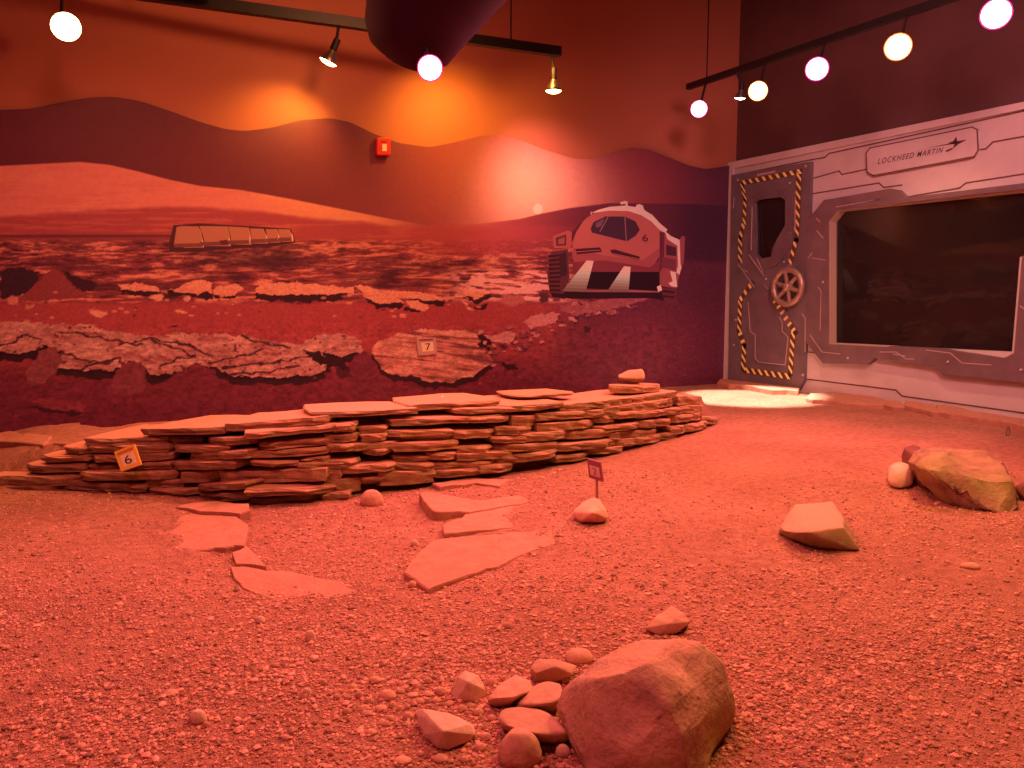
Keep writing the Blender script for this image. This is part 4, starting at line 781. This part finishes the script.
s7 = MB().box8(Q, [c+np.array([0, .018, 0]) for c in Q]).build('marker_sign', M['pinkgrey']); tag(s7, 'small square marker reading 7 fixed on the mural rock', 'sign')
panel(Q, nr, .12, .86, .84, .94, .001, 'purple', s7, 'header_strip'); pn = panel(Q, nr, .22, .84, .2, .74, .001, 'cream', s7, 'number_panel'); glyph(Q, nr, .4, .68, .27, .68, .002, '7', 'ink', pn)

# fire alarm strobe on the mural's edge
qa = [(377, 137.5), (391, 137.5), (391, 155), (377, 155)]; Q = [mconv(*mx_(a, b_, .055), .055) for a, b_ in qa]
al = MB().box8(Q, [c+np.array([0, .052, 0]) for c in Q]).build('fire_alarm', M['red']); tag(al, 'red square fire alarm with white strobe on the hill line', 'fire alarm')
bv = al.modifiers.new('soft_edge', 'BEVEL'); bv.width = .008; bv.segments = 2
nr = np.array([0, -1., 0]); panel(Q, nr, .36, .68, .22, .62, .008, 'white', al, 'strobe'); panel(Q, nr, .3, .7, .72, .78, .002, 'hazblack', al, 'sounder_slot')

# ------------------------------------------------------------------ lamps and tracks
LM = dict(warm=((1.0, .50, .16), 30), magenta=((1.0, .16, .42), 30), orange=((1.0, .46, .10), 30), white=((1.0, .85, .75), 20))
for k, (c, s) in list(LM.items()): LM[k] = (c, emit('lamp_'+k, c, s))
HALO = dict(magenta=emit('halo_glow_magenta', (1, .06, .35), .9), orange=emit('halo_glow_orange', (1, .26, .04), .9))  # saturated emission imitating bloom around the coloured lamps
ZT = 2.95
def bar(name, P, Q, w, h, label, cat):
    d = (Q-P)/np.linalg.norm(Q-P); s_ = np.cross(d, [0, 0, 1]); s_ = s_/np.linalg.norm(s_)*w/2; u_ = np.array([0, 0, h/2])
    o = MB().box8([P-s_-u_, P+s_-u_, P+s_+u_, P-s_+u_], [Q-s_-u_, Q+s_-u_, Q+s_+u_, Q-s_+u_]).build(name, M['black'], base=(P+Q)/2); return tag(o, label, cat)
TA1 = on_z(560, 52, ZT); TA0 = on_z(100, -12, ZT); trA = bar('lighting_track', TA0, TA1, .06, .075, 'black lighting track hanging in front of the painted sky', 'lighting track')
MB().tube(TA0+(TA1-TA0)*.87+np.array([0, 0, .03]), TA0+(TA1-TA0)*.87+np.array([0, 0, 4.2-ZT]), .006, None, 8).build('hanger_rod', M['black'], trA)
MB().tube(TA0+(TA1-TA0)*.12+np.array([0, 0, .03]), TA0+(TA1-TA0)*.12+np.array([0, 0, 4.2-ZT]), .006, None, 8).build('hanger_rod', M['black'], trA)
TB0 = on_z(688, 87, ZT); XT = TB0[0]; TB1 = np.array([XT, .8, ZT]); trB = bar('lighting_track', TB0, TB1, .05, .05, 'black lighting track running above the station facade', 'lighting track')
for f_ in (.05, .9): MB().tube(TB0+(TB1-TB0)*f_+np.array([0, 0, .02]), TB0+(TB1-TB0)*f_+np.array([0, 0, 4.2-ZT]), .006, None, 8).build('hanger_rod', M['black'], trB)
def lamp(face, aim, top, kind, label, R=.062, nm='track_lamp'):
    """face: centre of the lit face; aim: direction of the light; top: point on the track"""
    aim = np.asarray(aim, float); aim /= np.linalg.norm(aim); face = np.asarray(face); r = empty(nm, top, label, 'lamp', 'track lamps of the exhibit')
    s = R/.062
    MB().lathe([(0, -.17*s), (.024*s, -.17*s), (.026*s, -.09*s), (.02*s, -.085*s), (0, -.085*s)], face, aim, 16).build('socket', M['black'], r, smooth=False)
    MB().lathe([(.02*s, -.09*s), (.026*s, -.07*s), (.05*s, -.035*s), (.062*s, -.008*s), (.062*s, 0)], face, aim, 20).build('reflector', M['chrome'], r, smooth=True)
    MB().lathe([(.0615*s, -.002*s), (.05*s, .008*s), (.03*s, .016*s), (0, .02*s)], face, aim, 20).build('bulb', LM[kind][1], r, smooth=True)
    if kind in HALO: MB().lathe([(.0615*s, -.01*s), (.067*s, -.008*s), (.068*s, .001*s), (.0615*s, .002*s)], face, aim, 24).build('halo_ring', HALO[kind], r, smooth=True)  # added glowing ring that stands in for bloom around the lens
    MB().tube(top, face-aim*.14*s, .011, None, 8).build('arm', M['black'], r)
    return r
def spot(loc, aim_pt, color, power, angle, blend=.6, rad=.06):
    li = bpy.data.lights.new('spotlight', 'SPOT'); li.color = color; li.energy = power; li.spot_size = math.radians(angle); li.spot_blend = blend; li.shadow_soft_size = rad
    o = bpy.data.objects.new('spotlight', li); col.objects.link(o); o.location = tuple(loc); d = Vector(tuple(np.asarray(aim_pt)-np.asarray(loc))); o.rotation_euler = d.to_track_quat('-Z', 'Y').to_euler(); return o
def tA(px_): 
    # point of track A seen at photo column px_
    best = min(np.linspace(0, 1, 400), key=lambda f_: abs(project((TA0+(TA1-TA0)*f_)[None])[0][0]-px_)); return TA0+(TA1-TA0)*best
def tB(p): return np.array([XT, p[1], ZT-.02])
down = np.array([0, 0, -1.])
# lamps of the sky track
t1 = tA(339); f1 = at_depth(328, 62, depth_of(t1)-.02); lamp(f1, np.array([-.35, .25, -.9]), t1, 'warm', 'warm bulb tilted left on the sky track, left of the dark fixture', R=.065)
t2 = tA(552); f2 = at_depth(553.5, 91, depth_of(t2)); lamp(f2, np.array([.02, .05, -1]), t2, 'warm', 'clear warm bulb pointing straight down at the sky track right end', R=.065)
t3 = tA(428); f3 = at_depth(430, 68, 4.0); t3 = at_depth(425, 47, 4.16); lamp(f3, CAM+np.array([.3, .4, -.3])-f3, t3, 'magenta', 'glowing magenta bulb just below the dark ceiling fixture', R=.058)
f4 = at_depth(66, 27, 5.0); lamp(f4, CAM+np.array([.6, 1.2, -.8])-f4, f4+np.array([0, .05, .35]), 'warm', 'bright warm lamp at the upper left corner', R=.085)
tC = bar('lighting_track', f4+np.array([-.9, .05, .38]), f4+np.array([.9, .05, .38]), .05, .05, 'short black lighting track above the upper left lamp', 'lighting track')
MB().tube(f4+np.array([.3, .05, .4]), np.array([f4[0]+.3, f4[1]+.05, 4.2]), .006, None, 8).build('hanger_rod', M['black'], tC)
# lamps of the facade track
facePts = {}
for (a, b_, kd, lb, R) in [(699, 109, 'magenta', 'leftmost magenta lamp of the row above the station door', .072), (758, 91, 'orange', 'small orange lamp beside the white bulb on the right track', .075), (817, 69, 'magenta', 'middle magenta lamp of the right track, left of the bigger orange lamp', .082), (898, 47, 'orange', 'bigger orange lamp of the right track above the name plate', .085), (996, 14, 'magenta', 'magenta lamp at the upper right corner', .085)]:
    f_ = on_x(a, b_, XT-.08); facePts[a] = f_; tgt = np.array([1.6, 2.2, .3]); lamp(f_, (CAM-f_)*.6+(tgt-f_)*.4, tB(f_), kd, lb, R)
f_ = on_x(740, 98, XT+.05); lamp(f_, np.array([.1, .25, -1]), tB(f_), 'white', 'small white bulb pointing down left of the small orange lamp', .05)
fwhite = f_
# big dark hanging fixture
D5 = 4.3; b0 = at_depth(399, 60, D5); ax = rt*.40+cu*.92; kk = D5/F
fxr = MB().lathe([(0, 0), (18*kk, 1*kk), (34*kk, 7*kk), (44*kk, 20*kk), (50*kk, 40*kk), (70*kk, 100*kk), (74*kk, 110*kk), (74*kk, 150*kk), (0, 152*kk)], b0, ax, 40).build('hanging_fixture', M['purpleblack'], smooth=True)
tag(fxr, 'large dark tapered fixture hanging from the ceiling before the sky track', 'ceiling fixture')
tp = b0+ax/np.linalg.norm(ax)*150*kk; MB().tube(tp, np.array([tp[0], tp[1], 4.2]), .03, None, 12).build('hanger_pole', M['black'], fxr)

# ------------------------------------------------------------------ light
OR = (1.0, .36, .12); MG = (1.0, .12, .34); WM = (1.0, .42, .15)
# wall washing spots at the sky track bulbs, then added ones without fixtures
spot(f1+np.array([-.03, .02, -.05]), mconv(*mx_(285, 150), 0), (1, .41, .05), 42, 105, 1.0, .06)
spot(f2+np.array([.0, -.05, -.06]), mconv(*mx_(546, 205), 0), (1, .32, .27), 62, 100, 1.0, .06)
spot(tA(460)+np.array([0, -.02, -.12]), mconv(*mx_(455, 165), 0), (1, .42, .04), 70, 130, 1.0, .06)  # added spot without a bulb, for the orange glow on the sky wall
spot(tA(575)+np.array([-.2, -.1, -.12]), mconv(*mx_(570, 170), 0), (1, .36, .07), 15, 120, 1.0, .06)  # added weak spot, no bulb here, widening that glow to the right
spot((2.0, 4.0, 3.3), mconv(*mx_(280, 60), 0), (1, .33, .13), 95, 120, 1.0, .2)  # added soft wash brightening the sky wall, no fixture
# visible lamps lighting the floor, then an added spot at the facade foot
for a, c, p in [(699, MG, 120), (758, OR, 170), (817, MG, 170), (898, OR, 260), (996, MG, 220)]:
    f_ = facePts[a]; spot(f_+np.array([-.06, -.06, -.05]), np.array([1.6, 2.4, 0]), c, p, 120, 1.0, .08)
spot(f3+np.array([-.02, -.1, -.02]), np.array([.8, 2.0, 0]), MG, 120, 120, 1.0, .08)
spot(f4+np.array([.05, -.12, -.05]), np.array([1.0, 2.4, 0]), WM, 130, 120, 1.0, .08)
spot(fwhite+np.array([0, 0, -.08]), on_z(748, 398), (1, .8, .66), 1700, 32, .5, .04)
spot((XT-.1, 3.7, 2.85), (5.75, 3.9, 0), (1, .42, .2), 170, 100, 1.0, .08)  # added spot with no lamp of its own, brightening the facade foot
# added fill spots over the visitors, unseen above the frame
for loc, tgt, c, p, r_ in [((-.8, 1.6, 3.2), (1.4, 2.2, 0), (1, .17, .22), 230, .15), ((1.0, 1.0, 3.4), (1.6, 2.2, 0), (1, .25, .14), 180, .15), ((3.4, 1.6, 3.3), (1.8, 1.8, 0), (1, .50, .10), 280, .12), ((2.6, 3.4, 3.4), (2.6, 3.6, 0), (1, .29, .16), 290, .2), ((.4, 4.3, 3.3), (.7, 4.9, 0), (1, .29, .14), 260, .2), ((3.0, 1.2, 3.3), (6.4, 4.2, 1.3), (1, .36, .36), 680, .5)]:
    spot(loc, tgt, c, p, 125 if r_ < .5 else 80, 1.0, r_)
w = bpy.data.worlds.new('dim'); w.use_nodes = True; w.node_tree.nodes['Background'].inputs[0].default_value = (.01, .003, .003, 1); scene.world = w
vs = scene.view_settings; vs.view_transform = 'Standard'; vs.look = 'None'; vs.exposure = 0; vs.gamma = 1; vs.use_curve_mapping = False
